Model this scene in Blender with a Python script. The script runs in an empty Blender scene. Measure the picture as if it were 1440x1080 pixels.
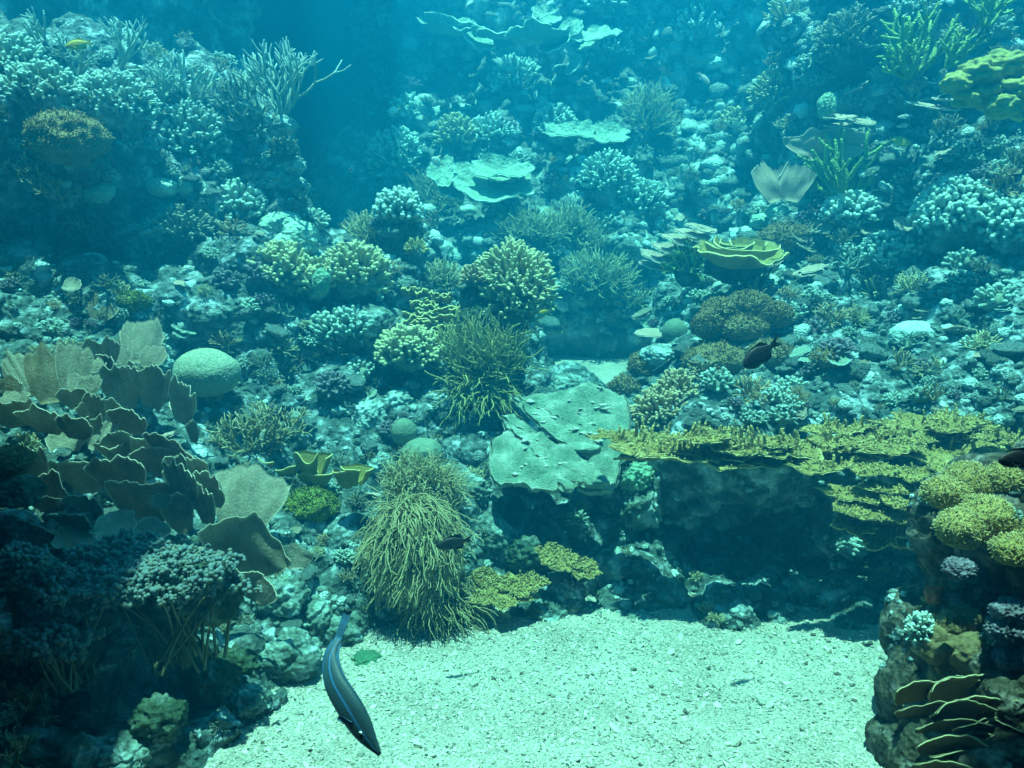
import bpy, bmesh, math, random
import numpy as np
from mathutils import Vector
from mathutils.bvhtree import BVHTree

# ------------------------------------------------------------------ camera, sky, sun, exposure
S = bpy.context.scene
COL = S.collection
CAM_Z = 1.5
PITCH = math.atan(200 / 1150.0)
FPX = 1150.0
cam_d = bpy.data.cameras.new('camera')
cam_d.sensor_width = 36.0
cam_d.lens = 36.0 * FPX / 1440.0
cam_d.clip_start, cam_d.clip_end = 0.02, 200
cam = bpy.data.objects.new('camera', cam_d)
COL.objects.link(cam)
cam.location = (0, 0, CAM_Z)
cam.rotation_euler = (math.pi / 2 - PITCH, 0, 0)
S.camera = cam

SUN_EL, SUN_AZ = math.radians(84), math.radians(200)        # azimuth from +Y towards +X
world = bpy.data.worlds.new('World')
S.world = world
world.use_nodes = True
wn = world.node_tree
sky = wn.nodes.new('ShaderNodeTexSky')
sky.sky_type = 'NISHITA'
sky.sun_disc = False
sky.sun_elevation, sky.sun_rotation = SUN_EL, SUN_AZ
wn.links.new(sky.outputs[0], wn.nodes['Background'].inputs[0])
wn.nodes['Background'].inputs[1].default_value = 0.05
sun_d = bpy.data.lights.new('sun', 'SUN')
sun_d.energy = 5.0
sun_d.angle = math.radians(0.6)
sun_d.color = (1.0, 0.995, 0.985)
sun = bpy.data.objects.new('sun', sun_d)
COL.objects.link(sun)
sun_dir = Vector((math.sin(SUN_AZ) * math.cos(SUN_EL), math.cos(SUN_AZ) * math.cos(SUN_EL), math.sin(SUN_EL)))
sun.rotation_euler = sun_dir.to_track_quat('Z', 'Y').to_euler()
sun.location = sun_dir * 20
S.view_settings.view_transform = 'Standard'
S.view_settings.look = 'None'
S.view_settings.exposure = 1.9
S.view_settings.gamma = 1.0
S.cycles.use_denoising = True
S.cycles.max_bounces = 5
S.cycles.diffuse_bounces = 2
S.cycles.volume_bounces = 0
S.cycles.use_adaptive_sampling = True
S.cycles.adaptive_threshold = 0.02

# ------------------------------------------------------------------ small maths
CP, SP = math.cos(PITCH), math.sin(PITCH)
FWD = np.array([0, CP, -SP]); UPV = np.array([0, SP, CP]); RGT = np.array([1.0, 0, 0])
CAMP = np.array([0, 0, CAM_Z])

def ray(px, py):
    return RGT * ((px - 720) / FPX) + UPV * ((540 - py) / FPX) + FWD

def at(px, py, Y):                     # the point seen at a pixel, Y metres into the tank
    d = ray(px, py)
    return CAMP + d * (Y / d[1])

def pix(p):
    v = np.asarray(p) - CAMP
    z = v @ FWD
    return 720 + FPX * (v @ RGT) / z, 540 - FPX * (v @ UPV) / z, z

def unit(v):
    v = np.asarray(v, float)
    return v / (np.linalg.norm(v) + 1e-12)

def _hash(ix, iy, iz, seed):
    h = (ix * 374761393 + iy * 668265263 + iz * 1274126177 + seed * 974634777) & 0xFFFFFFFF
    h = ((h ^ (h >> 13)) * 1274126177) & 0xFFFFFFFF
    h = ((h ^ (h >> 16)) * 2246822519) & 0xFFFFFFFF
    return ((h ^ (h >> 15)) & 0xFFFFFF) / float(0xFFFFFF)

def vnoise(p, seed=0):                 # value noise in -1..1 for an (n,3) array
    p = np.asarray(p, float)
    i = np.floor(p).astype(np.int64)
    f = p - i
    f = f * f * f * (f * (f * 6 - 15) + 10)
    out = 0
    for dx in (0, 1):
        wx = f[:, 0] if dx else 1 - f[:, 0]
        for dy in (0, 1):
            wy = f[:, 1] if dy else 1 - f[:, 1]
            for dz in (0, 1):
                wz = f[:, 2] if dz else 1 - f[:, 2]
                out = out + wx * wy * wz * _hash(i[:, 0] + dx, i[:, 1] + dy, i[:, 2] + dz, seed)
    return out * 2 - 1

def fbm(p, octaves=4, seed=0, gain=0.5):
    a, s, out, q = 1.0, 0.0, 0, np.asarray(p, float)
    for k in range(octaves):
        out = out + a * vnoise(q, seed + k * 17)
        s += a
        a *= gain
        q = q * 2.03 + 11.7
    return out / s

def worley(p, seed=0):                 # distance to the nearest cell point
    p = np.asarray(p, float)
    i = np.floor(p).astype(np.int64)
    best = np.full(len(p), 9.0)
    for dx in (-1, 0, 1):
        for dy in (-1, 0, 1):
            for dz in (-1, 0, 1):
                c = i + np.array([dx, dy, dz])
                q = np.stack([c[:, k] + _hash(c[:, 0], c[:, 1], c[:, 2], seed + 31 * k + 5) for k in range(3)], 1) - p
                best = np.minimum(best, (q * q).sum(1))
    return np.sqrt(best)

def n1(x, seed=0):                     # smooth 1-D noise of an array
    x = np.asarray(x, float)
    sh = x.shape
    x = x.ravel()
    return vnoise(np.stack([x, x * 0 + 0.37, x * 0 + 0.71], 1), seed).reshape(sh)

def n2(x, y, seed=0):
    x, y = np.broadcast_arrays(np.asarray(x, float), np.asarray(y, float))
    sh = x.shape
    return vnoise(np.stack([x.ravel(), y.ravel(), x.ravel() * 0 + 0.5], 1), seed).reshape(sh)

# ------------------------------------------------------------------ mesh building
class MB:
    """Collects vertices, faces and one number per vertex (0 body .. 1 growing tip)."""
    def __init__(s):
        s.V, s.F, s.A, s.n = [], [], [], 0
    def add(s, V, F, A=None):
        V = np.asarray(V, float)
        s.V.append(V)
        s.F.append((np.asarray(F, np.int64) + s.n) if not isinstance(F, list) else [np.asarray(f, np.int64) + s.n for f in F])
        s.A.append(np.zeros(len(V)) if A is None else np.asarray(A, float) * np.ones(len(V)))
        s.n += len(V)
    def arrays(s):
        return np.concatenate(s.V), s.F, np.concatenate(s.A)

def to_mesh(name, mb, smooth=True):
    V, FF, A = mb.arrays()
    blocks = []
    for f in FF:
        blocks += f if isinstance(f, list) else [f]
    me = bpy.data.meshes.new(name)
    me.vertices.add(len(V))
    me.vertices.foreach_set('co', V.astype(np.float32).ravel())
    loops = np.concatenate([b.ravel() for b in blocks]).astype(np.int32)
    sizes = np.concatenate([np.full(len(b), b.shape[1]) for b in blocks])
    starts = np.concatenate([[0], np.cumsum(sizes)[:-1]]).astype(np.int32)
    me.loops.add(len(loops))
    me.loops.foreach_set('vertex_index', loops)
    me.polygons.add(len(sizes))
    me.polygons.foreach_set('loop_start', starts)
    me.update(calc_edges=True)
    me.validate()
    me.polygons.foreach_set('use_smooth', np.full(len(me.polygons), smooth))
    a = me.attributes.new('tip', 'FLOAT', 'POINT')
    if len(me.vertices) == len(A):
        a.data.foreach_set('value', A.astype(np.float32))
    return me

def tag(o, label=None, cat=None, group=None, kind=None):
    if label: o['label'] = label
    if cat: o['category'] = cat
    if group: o['group'] = group
    if kind: o['kind'] = kind
    return o

def obj(name, mb, mat, parent=None, loc=None, smooth=True):
    me = mb if isinstance(mb, bpy.types.Mesh) else to_mesh(name, mb, smooth)
    if mat and not me.materials:
        me.materials.append(mat)
    o = bpy.data.objects.new(name, me)
    COL.objects.link(o)
    if loc is not None:
        o.location = loc
    if parent is not None:
        o.parent = parent
    return o

def empty(name, loc, label, cat, group=None):
    o = bpy.data.objects.new(name, None)
    o.empty_display_size = 0.05
    COL.objects.link(o)
    o.location = loc
    return tag(o, label, cat, group)

_ico = {}
def ico(sub):
    if sub not in _ico:
        bm = bmesh.new()
        bmesh.ops.create_icosphere(bm, subdivisions=sub, radius=1.0)
        bm.verts.ensure_lookup_table()
        V = np.array([v.co[:] for v in bm.verts]); F = np.array([[v.index for v in f.verts] for f in bm.faces])
        bm.free()
        _ico[sub] = (V, F)
    return _ico[sub]

# ------------------------------------------------------------------ materials
def ramp(nt, fac, stops):
    r = nt.nodes.new('ShaderNodeValToRGB')
    el = r.color_ramp.elements
    while len(el) < len(stops):
        el.new(0.5)
    for e, (p, c) in zip(el, stops):
        e.position = p
        e.color = (*c, 1)
    nt.links.new(fac, r.inputs[0])
    return r.outputs[0]

def mat(name, c1, c2, c3=None, scale=8, fine=60, tip=None, tip_amt=1.0, bump=0.4, bump_scale=90, vor=None, rough=0.75, spec=0.25, speck=0.25, coat=0, trans=0):
    m = bpy.data.materials.new(name)
    m.use_nodes = True
    nt = m.node_tree
    L = nt.links.new
    b = nt.nodes['Principled BSDF']
    tc = nt.nodes.new('ShaderNodeTexCoord')
    oi = nt.nodes.new('ShaderNodeObjectInfo')
    mul = nt.nodes.new('ShaderNodeMath'); mul.operation = 'MULTIPLY'; mul.inputs[1].default_value = 37.0
    L(oi.outputs['Random'], mul.inputs[0])
    ad = nt.nodes.new('ShaderNodeVectorMath'); ad.operation = 'ADD'
    L(tc.outputs['Object'], ad.inputs[0]); L(mul.outputs[0], ad.inputs[1])
    vec = ad.outputs[0]
    def noise(sc, det=5, ro=0.6):
        n = nt.nodes.new('ShaderNodeTexNoise')
        n.inputs['Scale'].default_value = sc; n.inputs['Detail'].default_value = det; n.inputs['Roughness'].default_value = ro
        L(vec, n.inputs['Vector'])
        return n.outputs['Fac']
    stops = [(0.35, c1), (0.62, c2)] if c3 is None else [(0.32, c1), (0.5, c2), (0.66, c3)]
    colour = ramp(nt, noise(scale), stops)
    fn = noise(fine, 4)
    if speck:
        mx = nt.nodes.new('ShaderNodeMix'); mx.data_type = 'RGBA'; mx.blend_type = 'MULTIPLY'
        mx.inputs['Factor'].default_value = 1.0
        g = ramp(nt, fn, [(0.3, (1 - speck,) * 3), (0.7, (1 + speck * 0.6,) * 3)])
        L(colour, mx.inputs['A']); L(g, mx.inputs['B'])
        colour = mx.outputs['Result']
    if tip:
        at_ = nt.nodes.new('ShaderNodeAttribute'); at_.attribute_name = 'tip'
        mm = nt.nodes.new('ShaderNodeMath'); mm.operation = 'MULTIPLY'; mm.inputs[1].default_value = tip_amt; mm.use_clamp = True
        L(at_.outputs['Fac'], mm.inputs[0])
        mx = nt.nodes.new('ShaderNodeMix'); mx.data_type = 'RGBA'
        L(mm.outputs[0], mx.inputs['Factor']); L(colour, mx.inputs['A']); mx.inputs['B'].default_value = (*tip, 1)
        colour = mx.outputs['Result']
    L(colour, b.inputs['Base Color'])
    b.inputs['Roughness'].default_value = rough
    b.inputs['Specular IOR Level'].default_value = spec
    h = noise(bump_scale, 4, 0.65)
    if vor:
        v = nt.nodes.new('ShaderNodeTexVoronoi'); v.inputs['Scale'].default_value = vor
        L(vec, v.inputs['Vector'])
        a2 = nt.nodes.new('ShaderNodeMath'); a2.operation = 'MULTIPLY_ADD'; a2.inputs[1].default_value = 0.5
        L(h, a2.inputs[0]); L(v.outputs['Distance'], a2.inputs[2])
        h = a2.outputs[0]
    if bump:
        bp = nt.nodes.new('ShaderNodeBump'); bp.inputs['Strength'].default_value = bump; bp.inputs['Distance'].default_value = 0.01
        L(h, bp.inputs['Height']); L(bp.outputs[0], b.inputs['Normal'])
    if trans:
        tr = nt.nodes.new('ShaderNodeBsdfTranslucent'); L(colour, tr.inputs[0])
        ms = nt.nodes.new('ShaderNodeMixShader'); ms.inputs[0].default_value = trans
        L(b.outputs[0], ms.inputs[1]); L(tr.outputs[0], ms.inputs[2])
        L(ms.outputs[0], nt.nodes['Material Output'].inputs['Surface'])
    return m

M = {}
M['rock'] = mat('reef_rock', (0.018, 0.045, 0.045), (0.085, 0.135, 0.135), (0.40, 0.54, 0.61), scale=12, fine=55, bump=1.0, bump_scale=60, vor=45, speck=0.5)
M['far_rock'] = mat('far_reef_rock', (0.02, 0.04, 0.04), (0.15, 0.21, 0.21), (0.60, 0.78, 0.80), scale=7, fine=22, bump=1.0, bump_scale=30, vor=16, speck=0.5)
M['brown_rock'] = mat('brown_algae_rock', (0.02, 0.022, 0.015), (0.07, 0.065, 0.045), (0.24, 0.22, 0.20), scale=14, fine=60, bump=1.0, bump_scale=80, vor=55, speck=0.5)
M['sand'] = mat('coral_sand', (0.38, 0.36, 0.33), (0.49, 0.47, 0.44), (0.60, 0.58, 0.54), scale=4, fine=140, bump=0.9, bump_scale=130, speck=0.55)
M['wall'] = mat('blue_tank_wall', (0.02, 0.06, 0.10), (0.03, 0.08, 0.13), scale=1.5, fine=20, bump=0.2, speck=0.1)

# ------------------------------------------------------------------ the setting: tank floor, walls, reef rock
def inside(poly, x, y):
    c = np.zeros(len(x), bool)
    j = len(poly) - 1
    for i in range(len(poly)):
        xi, yi = poly[i]; xj, yj = poly[j]
        cond = ((yi > y) != (yj > y)) & (x < (xj - xi) * (y - yi) / (yj - yi + 1e-9) + xi)
        c ^= cond
        j = i
    return c

def warp(px, py, Y):                   # brings the far slopes a little nearer
    if Y > 5.95:
        return Y * 0.88
    if px > 900:
        return Y * (1 - 0.15 * min(max((300 - py) / 200, 0), 1) * min(1, (px - 900) / 150))
    if px < 600:
        w = min(1, (600 - px) / 150)
        return Y * (1 - w * (0.06 * min(max((px - 300) / 120, 0), 1) * math.exp(-((py - 400) / 85.0) ** 2) + 0.03 * min(max((330 - py) / 80, 0), 1)))
    return Y

def depth_field(ctrl):
    c = np.array([(x, y, warp(x, y, d)) for x, y, d in ctrl], float)
    def f(x, y):
        d2 = (x[:, None] - c[None, :, 0]) ** 2 + (y[:, None] - c[None, :, 1]) ** 2 + 900
        w = d2 ** -1.7
        return (w * c[None, :, 2]).sum(1) / w.sum(1)
    return f

ALL_V, ALL_F, N_ALL = [], [], 0

def reef_mass(name, poly, ctrl, count, rfac, voxel, amp, material, seed, extra=(), scales=(7, 17, 40)):
    global N_ALL
    rg = np.random.default_rng(seed)
    P = np.array(poly, float)
    f = depth_field(ctrl)
    lo, hi = P.min(0), P.max(0)
    xs = rg.uniform(lo[0], hi[0], count * 6); ys = rg.uniform(lo[1], hi[1], count * 6)
    k = inside(poly, xs, ys)
    xs, ys = xs[k][:count], ys[k][:count]
    Y = f(xs, ys)
    IV, IF = ico(3)
    mb = MB()
    def blob(c, r):
        sc = rg.uniform(0.75, 1.3, 3)
        v = IV * r * sc
        v = v * (1 + 0.22 * fbm(IV * 1.6 + rg.uniform(0, 50, 3), 2, seed))[:, None]
        mb.add(v + c, IF)
    for x, y, d in zip(xs, ys, Y):
        dirn = unit(ray(x, y))
        p = at(x, y, d)
        r = rfac * d * rg.uniform(0.6, 1.35)
        blob(p + dirn * r * 0.9, r)
        blob(p + dirn * r * 3.0 + np.array([0, 0, -0.3 * r]), r * 1.9)
    for (x, y, d, rpx) in extra:
        d = warp(x, y, d)
        r = rpx / FPX * d
        blob(at(x, y, d) + unit(ray(x, y)) * r * 0.4, r)
    me = to_mesh(name, mb)
    o = bpy.data.objects.new(name, me)
    COL.objects.link(o)
    md = o.modifiers.new('r', 'REMESH'); md.mode = 'VOXEL'; md.voxel_size = voxel; md.use_smooth_shade = True
    dg = bpy.context.evaluated_depsgraph_get()
    ev = bpy.data.meshes.new_from_object(o.evaluated_get(dg))
    o.modifiers.clear()
    o.data = ev
    bpy.data.meshes.remove(me)
    n = len(ev.vertices)
    V = np.empty(n * 3, np.float32); ev.vertices.foreach_get('co', V); V = V.reshape(-1, 3).astype(float)
    N = np.empty(n * 3, np.float32); ev.vertices.foreach_get('normal', N); N = N.reshape(-1, 3)
    a, b, c = scales
    d = fbm(V * 2.2, 3, seed + 3) * 2.6
    d += 1.8 * (0.55 - worley(V * a * 0.55 + 0.3 * fbm(V * 3, 2, seed + 9)[:, None], seed + 21))
    d += 1.2 * (0.55 - worley(V * a + 0.4 * fbm(V * a, 2, seed)[:, None], seed + 1))
    w2 = worley(V * b + 0.5 * fbm(V * 9, 2, seed + 8)[:, None], seed + 2)
    msk = np.clip(0.6 + 1.2 * fbm(V * 3.1, 2, seed + 77), 0.15, 1.4)
    d += 0.75 * (0.5 - w2) * msk
    d += 0.38 * (0.5 - worley(V * c, seed + 4)) * msk
    d += 0.35 * fbm(V * 30, 2, seed + 6) + 0.22 * fbm(V * c * 1.9, 2, seed + 66)
    V = V + N * (amp * d)[:, None]
    ev.vertices.foreach_set('co', V.astype(np.float32).ravel())
    ev.update()
    ev.polygons.foreach_set('use_smooth', np.ones(len(ev.polygons), bool))
    ev.materials.clear(); ev.materials.append(material)
    tag(o, kind='structure')
    lt = np.empty(len(ev.loops), np.int32); ev.loops.foreach_get('vertex_index', lt)
    ls = np.empty(len(ev.polygons), np.int32); ev.polygons.foreach_get('loop_start', ls)
    lc = np.empty(len(ev.polygons), np.int32); ev.polygons.foreach_get('loop_total', lc)
    q = lc == 4
    F4 = np.stack([lt[ls[q] + k] for k in range(4)], 1)
    ALL_V.append(V); ALL_F.append(F4 + N_ALL); N_ALL += n
    print(name, n, 'verts')
    return o

left_poly = [(-120, 50), (60, 78), (200, 122), (290, 158), (340, 180), (390, 195), (395, 240), (400, 320), (450, 375), (525, 392), (590, 410),
             (640, 450), (690, 470), (735, 510), (765, 565), (840, 572), (890, 585), (905, 600), (905, 912), (800, 900), (700, 908), (610, 918), (520, 940),
             (450, 970), (370, 1010), (300, 1060), (280, 1150), (-120, 1150)]
left_ctrl = [(0, 60, 4.5), (120, 100, 4.6), (240, 150, 4.7), (350, 190, 4.8), (0, 200, 3.9), (120, 220, 4.0), (240, 260, 4.2), (350, 270, 4.6),
             (0, 330, 4.65), (120, 370, 4.7), (240, 370, 4.6), (340, 400, 4.2), (430, 330, 4.5), (480, 420, 4.4), (560, 330, 4.6), (560, 430, 4.4),
             (0, 450, 3.6), (120, 460, 3.6), (240, 480, 3.75), (350, 480, 3.95), (450, 500, 4.1), (560, 520, 4.0), (680, 470, 4.3), (740, 510, 4.5),
             (0, 560, 3.1), (120, 580, 3.2), (240, 600, 3.35), (360, 600, 3.55), (480, 600, 3.8), (600, 620, 3.75), (700, 600, 4.0), (820, 560, 4.5), (880, 560, 4.4),
             (0, 680, 2.75), (120, 700, 2.85), (240, 710, 2.95), (360, 720, 3.1), (480, 700, 3.35), (600, 740, 3.25), (720, 700, 3.5), (850, 680, 3.6),
             (0, 800, 2.45), (120, 820, 2.5), (240, 830, 2.65), (360, 830, 2.85), (480, 830, 3.0), (600, 840, 3.05), (720, 820, 3.2), (850, 800, 3.35),
             (0, 940, 2.2), (120, 950, 2.25), (240, 950, 2.4), (360, 940, 2.65), (480, 910, 2.9), (620, 885, 3.0), (750, 880, 3.1), (880, 880, 3.15),
             (0, 1080, 2.0), (120, 1080, 2.02), (220, 1070, 2.05), (290, 1050, 2.12), (340, 1000, 2.35)]
left_extra = [(395, 225, 4.7, 22), (395, 255, 4.7, 30), (400, 300, 4.6, 36), (560, 320, 4.6, 30), (560, 350, 4.6, 34), (560, 390, 4.5, 40),
              (668, 405, 4.35, 15), (668, 430, 4.35, 22), (668, 460, 4.3, 28), (340, 180, 4.75, 30), (300, 165, 4.7, 30)]
right_poly = [(890, 575), (935, 530), (985, 490), (1000, 430), (1020, 400), (1080, 370), (1090, 330), (1130, 300), (1135, 180), (1150, 110), (1165, 40), (1180, -80),
              (1560, -80), (1560, 740), (1330, 740), (1310, 940), (1200, 940), (1000, 920), (880, 908), (855, 760), (870, 640)]
right_ctrl = [(1180, 60, 5.9), (1300, 60, 5.5), (1440, 40, 5.4), (1160, 180, 5.7), (1300, 180, 5.2), (1440, 160, 5.0), (1130, 290, 5.2), (1250, 290, 4.6), (1360, 290, 4.3), (1440, 290, 4.05),
              (990, 400, 4.9), (1080, 390, 4.7), (1200, 385, 4.6), (1320, 385, 4.45), (1440, 385, 4.25), (930, 490, 4.7), (1000, 490, 4.4), (1120, 480, 4.05), (1240, 470, 3.85), (1340, 470, 3.7), (1440, 470, 3.5),
              (900, 560, 4.1), (1000, 570, 3.75), (1120, 570, 3.65), (1250, 560, 3.5), (1350, 560, 3.35), (1440, 550, 3.2),
              (900, 620, 3.6), (1000, 620, 3.3), (1100, 620, 3.25), (1200, 620, 3.25), (1320, 620, 3.2), (1440, 620, 3.0),
              (900, 650, 3.45), (1000, 645, 3.2), (1100, 650, 3.15), (1200, 655, 3.15), (1300, 660, 3.1),
              (900, 700, 3.55), (1000, 700, 3.75), (1100, 700, 3.75), (1200, 720, 3.35), (1300, 720, 3.3),
              (900, 800, 3.4), (1000, 800, 3.65), (1100, 800, 3.6), (1200, 800, 3.35), (1300, 820, 3.2), (900, 880, 3.1), (1000, 885, 3.0), (1100, 895, 2.95), (1200, 915, 2.9), (1300, 930, 2.82)]
front_poly = [(1340, 735), (1368, 695), (1425, 675), (1560, 665), (1560, 1160), (1290, 1160), (1302, 1060), (1318, 960), (1328, 880), (1352, 820)]
front_ctrl = [(1340, 680, 2.35), (1440, 660, 2.2), (1340, 780, 2.3), (1440, 780, 2.1), (1320, 900, 2.2), (1440, 900, 2.0), (1290, 1000, 2.12), (1440, 1000, 1.9), (1280, 1100, 2.0), (1440, 1100, 1.8)]
back_poly = [(540, -90), (1190, -90), (1170, 150), (1130, 290), (1010, 380), (950, 420), (920, 462), (820, 478), (700, 475), (620, 400), (585, 365), (555, 320), (560, 240), (575, 170), (590, 100), (560, 30)]
back_ctrl = [(560, 0, 8.6), (700, 0, 8.0), (850, 0, 7.8), (1000, 0, 7.6), (1150, 0, 7.0), (560, 100, 8.6), (650, 110, 8.3), (760, 110, 8.0), (900, 110, 7.8), (1050, 110, 7.4), (1150, 150, 6.6),
             (520, 230, 8.2), (640, 210, 7.7), (760, 210, 7.4), (900, 210, 7.4), (1050, 210, 7.2), (560, 300, 7.4), (680, 290, 7.0), (800, 290, 7.0), (930, 300, 7.0), (1050, 300, 6.4),
             (620, 380, 6.6), (740, 380, 6.6), (850, 380, 6.7), (940, 380, 6.6), (720, 460, 6.2), (800, 460, 6.4), (900, 455, 6.6)]
far_poly = [(-160, -90), (230, -90), (215, 60), (150, 110), (-160, 110)]
far_ctrl = [(0, 0, 6.4), (200, 0, 6.8)]

reef_mass('left_reef_slope', left_poly, left_ctrl, 620, 0.034, 0.0125, 0.033, M['rock'], 11, left_extra)
reef_mass('right_reef_slope', right_poly, right_ctrl, 460, 0.034, 0.0135, 0.033, M['rock'], 23)
reef_mass('front_reef_rise', front_poly, front_ctrl, 110, 0.036, 0.010, 0.022, M['brown_rock'], 31)
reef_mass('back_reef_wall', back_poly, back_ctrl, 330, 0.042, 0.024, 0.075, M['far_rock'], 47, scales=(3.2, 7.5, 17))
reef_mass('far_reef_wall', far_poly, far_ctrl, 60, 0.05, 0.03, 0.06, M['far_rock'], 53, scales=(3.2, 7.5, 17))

def sand_sheet(name, xs, ys, zfun, material):
    X, Y = np.meshgrid(xs, ys)
    Z = zfun(X, Y)
    V = np.stack([X.ravel(), Y.ravel(), Z.ravel()], 1)
    nx, ny = len(xs), len(ys)
    i = np.arange((nx - 1) * (ny - 1)); r, c = i // (nx - 1), i % (nx - 1)
    a = r * nx + c
    F = np.stack([a, a + 1, a + nx + 1, a + nx], 1)
    mb = MB(); mb.add(V, F)
    return tag(obj(name, mb, material), kind='structure'), V

def sand_z(X, Y):
    return 0.035 * n2(X * 1.3, Y * 1.3, 5) + 0.012 * n2(X * 6, Y * 6, 6) + 0.004 * n2(X * 40, Y * 40, 7) + 0.05 * np.clip((Y - 2.6), 0, 0.6)
sx = np.concatenate([np.linspace(-7.4, -2.2, 30, endpoint=False), np.linspace(-2.2, 2.6, 420, endpoint=False), np.linspace(2.6, 7.4, 30)])
sy = np.concatenate([np.linspace(-0.5, 1.6, 30, endpoint=False), np.linspace(1.6, 3.6, 200, endpoint=False), np.linspace(3.6, 11.2, 40)])
sand_sheet('sand', sx, sy, sand_z, M['sand'])
def terrace_z(X, Y):
    return 0.66 + 0.045 * (Y - 5.0) + 0.03 * n2(X * 2, Y * 2, 9) + 0.012 * n2(X * 14, Y * 14, 12)
sand_sheet('sand_terrace', np.linspace(0.2, 2.0, 90), np.linspace(4.8, 6.6, 100), terrace_z, M['sand'])

def slab(name, lo, hi, material):
    bm = bmesh.new()
    bmesh.ops.create_cube(bm, size=1.0)
    lo, hi = np.array(lo), np.array(hi)
    for v in bm.verts:
        v.co = Vector((lo + hi) / 2 + np.array(v.co[:]) * (hi - lo))
    me = bpy.data.meshes.new(name)
    bm.to_mesh(me); bm.free()
    me.materials.append(material)
    o = bpy.data.objects.new(name, me)
    COL.objects.link(o)
    return tag(o, kind='structure')
slab('back_tank_wall', (-7.5, 11.2, -0.3), (7.5, 11.5, 5.0), M['wall'])
slab('left_tank_wall', (-7.7, -0.5, -0.3), (-7.5, 11.5, 5.0), M['wall'])
slab('right_tank_wall', (7.5, -0.5, -0.3), (7.7, 11.5, 5.0), M['wall'])

# unseen slabs added overhead to shade the near water, furthest out on the left
slab('shade_slab', (-1.28, -1.4, 5.3), (0.95, 1.2, 5.5), M['wall'])
slab('shade_slab_left', (-8.2, -1.4, 5.302), (-1.282, 2.2, 5.502), M['wall'])
slab('shade_slab_right', (0.952, -1.4, 5.302), (8.2, 1.4, 5.502), M['wall'])
# slabs added out of view to darken the far left water, in staggered steps
slab('far_shade_slab', (-8.2, 4.8, 5.3), (-1.35, 5.698, 5.5), M['wall'])
slab('far_shade_slab_step', (-8.2, 5.7, 5.302), (-0.95, 6.698, 5.502), M['wall'])
slab('far_shade_slab_end', (-8.2, 6.7, 5.3), (-0.45, 12.2, 5.5), M['wall'])
slab('gallery_wall', (-8.2, -1.4, -1.5), (8.2, -1.2, 5.3), M['wall'])

# the water that fills the tank: one even volume round the camera and everything built
def water():
    bm = bmesh.new()
    bmesh.ops.create_cube(bm, size=1.0)
    lo, hi = np.array((-8.0, -0.9, -1.3)), np.array((8.0, 11.9, 5.2))
    for v in bm.verts:
        v.co = Vector((lo + hi) / 2 + np.array(v.co[:]) * (hi - lo))
    me = bpy.data.meshes.new('haze')
    bm.to_mesh(me); bm.free()
    m = bpy.data.materials.new('sea_water')
    m.use_nodes = True
    nt = m.node_tree
    nt.nodes.remove(nt.nodes['Principled BSDF'])
    v = nt.nodes.new('ShaderNodeVolumePrincipled')
    v.inputs['Color'].default_value = (0.002, 0.205, 0.45, 1)
    v.inputs['Absorption Color'].default_value = (0.08, 0.74, 0.999, 1)
    v.inputs['Density'].default_value = 0.35
    v.inputs['Anisotropy'].default_value = 0.32
    nt.links.new(v.outputs[0], nt.nodes['Material Output'].inputs['Volume'])
    me.materials.append(m)
    o = bpy.data.objects.new('haze', me)
    COL.objects.link(o)
    tag(o, kind='stuff')
water()

AV, AF = np.concatenate(ALL_V), np.concatenate(ALL_F)
BVH = BVHTree.FromPolygons(AV.tolist(), AF.tolist())
def hit(px, py):
    d = unit(ray(px, py))
    loc, nor, idx, dist = BVH.ray_cast(Vector(CAMP), Vector(d))
    if loc is None:
        return None, None, None
    return np.array(loc), np.array(nor), idx

# ------------------------------------------------------------------ coral and fish shapes
def frame_of(n, hint=(0, 0, 1)):
    n = unit(n)
    h = np.array(hint, float)
    if abs(n @ h) > 0.95:
        h = np.array([1.0, 0, 0])
    x = unit(np.cross(h, n))
    return x, np.cross(n, x), n

def tube(mb, P, R, sides=6, a0=0.0, a1=1.0, flat=None):
    """A tube with a rounded end along points P with radii R; the tip number runs a0..a1."""
    P = np.asarray(P, float); R = np.asarray(R, float)
    if R[0] > 0.006:
        R = R * (1 + 0.13 * n1(np.arange(len(R)) * 1.7 + P[0, 0] * 50, 7))
    t = unit(P[-1] - P[-2]); r = R[-1]
    P = np.concatenate([P, [P[-1] + t * r * 0.6, P[-1] + t * r * 0.95]]); R = np.concatenate([R, [r * 0.8, r * 0.35]])
    n = len(P)
    T = np.gradient(P, axis=0)
    T /= np.linalg.norm(T, axis=1)[:, None] + 1e-12
    u = frame_of(T[0])[0]
    U = np.empty_like(P)
    for i in range(n):
        u = u - T[i] * (u @ T[i]); u = u / (np.linalg.norm(u) + 1e-12)
        U[i] = u
    W = np.cross(T, U)
    th = np.arange(sides) * 2 * math.pi / sides
    c, s_ = np.cos(th), np.sin(th)
    ring = P[:, None] + R[:, None, None] * (U[:, None] * c[None, :, None] + W[:, None] * s_[None, :, None])
    V = np.concatenate([ring.reshape(-1, 3), [P[-1] + t * r * 0.06]])
    i, j = np.meshgrid(np.arange(n - 1), np.arange(sides), indexing='ij')
    a = i * sides + j; b = i * sides + (j + 1) % sides
    Q = np.stack([a, b, b + sides, a + sides], -1).reshape(-1, 4)
    k = np.arange(sides); base = (n - 1) * sides
    T3 = np.stack([base + k, base + (k + 1) % sides, np.full(sides, n * sides)], 1)
    A = np.concatenate([np.repeat(np.linspace(a0, a1, n), sides), [a1]])
    mb.add(V, [Q, T3], A)

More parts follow.
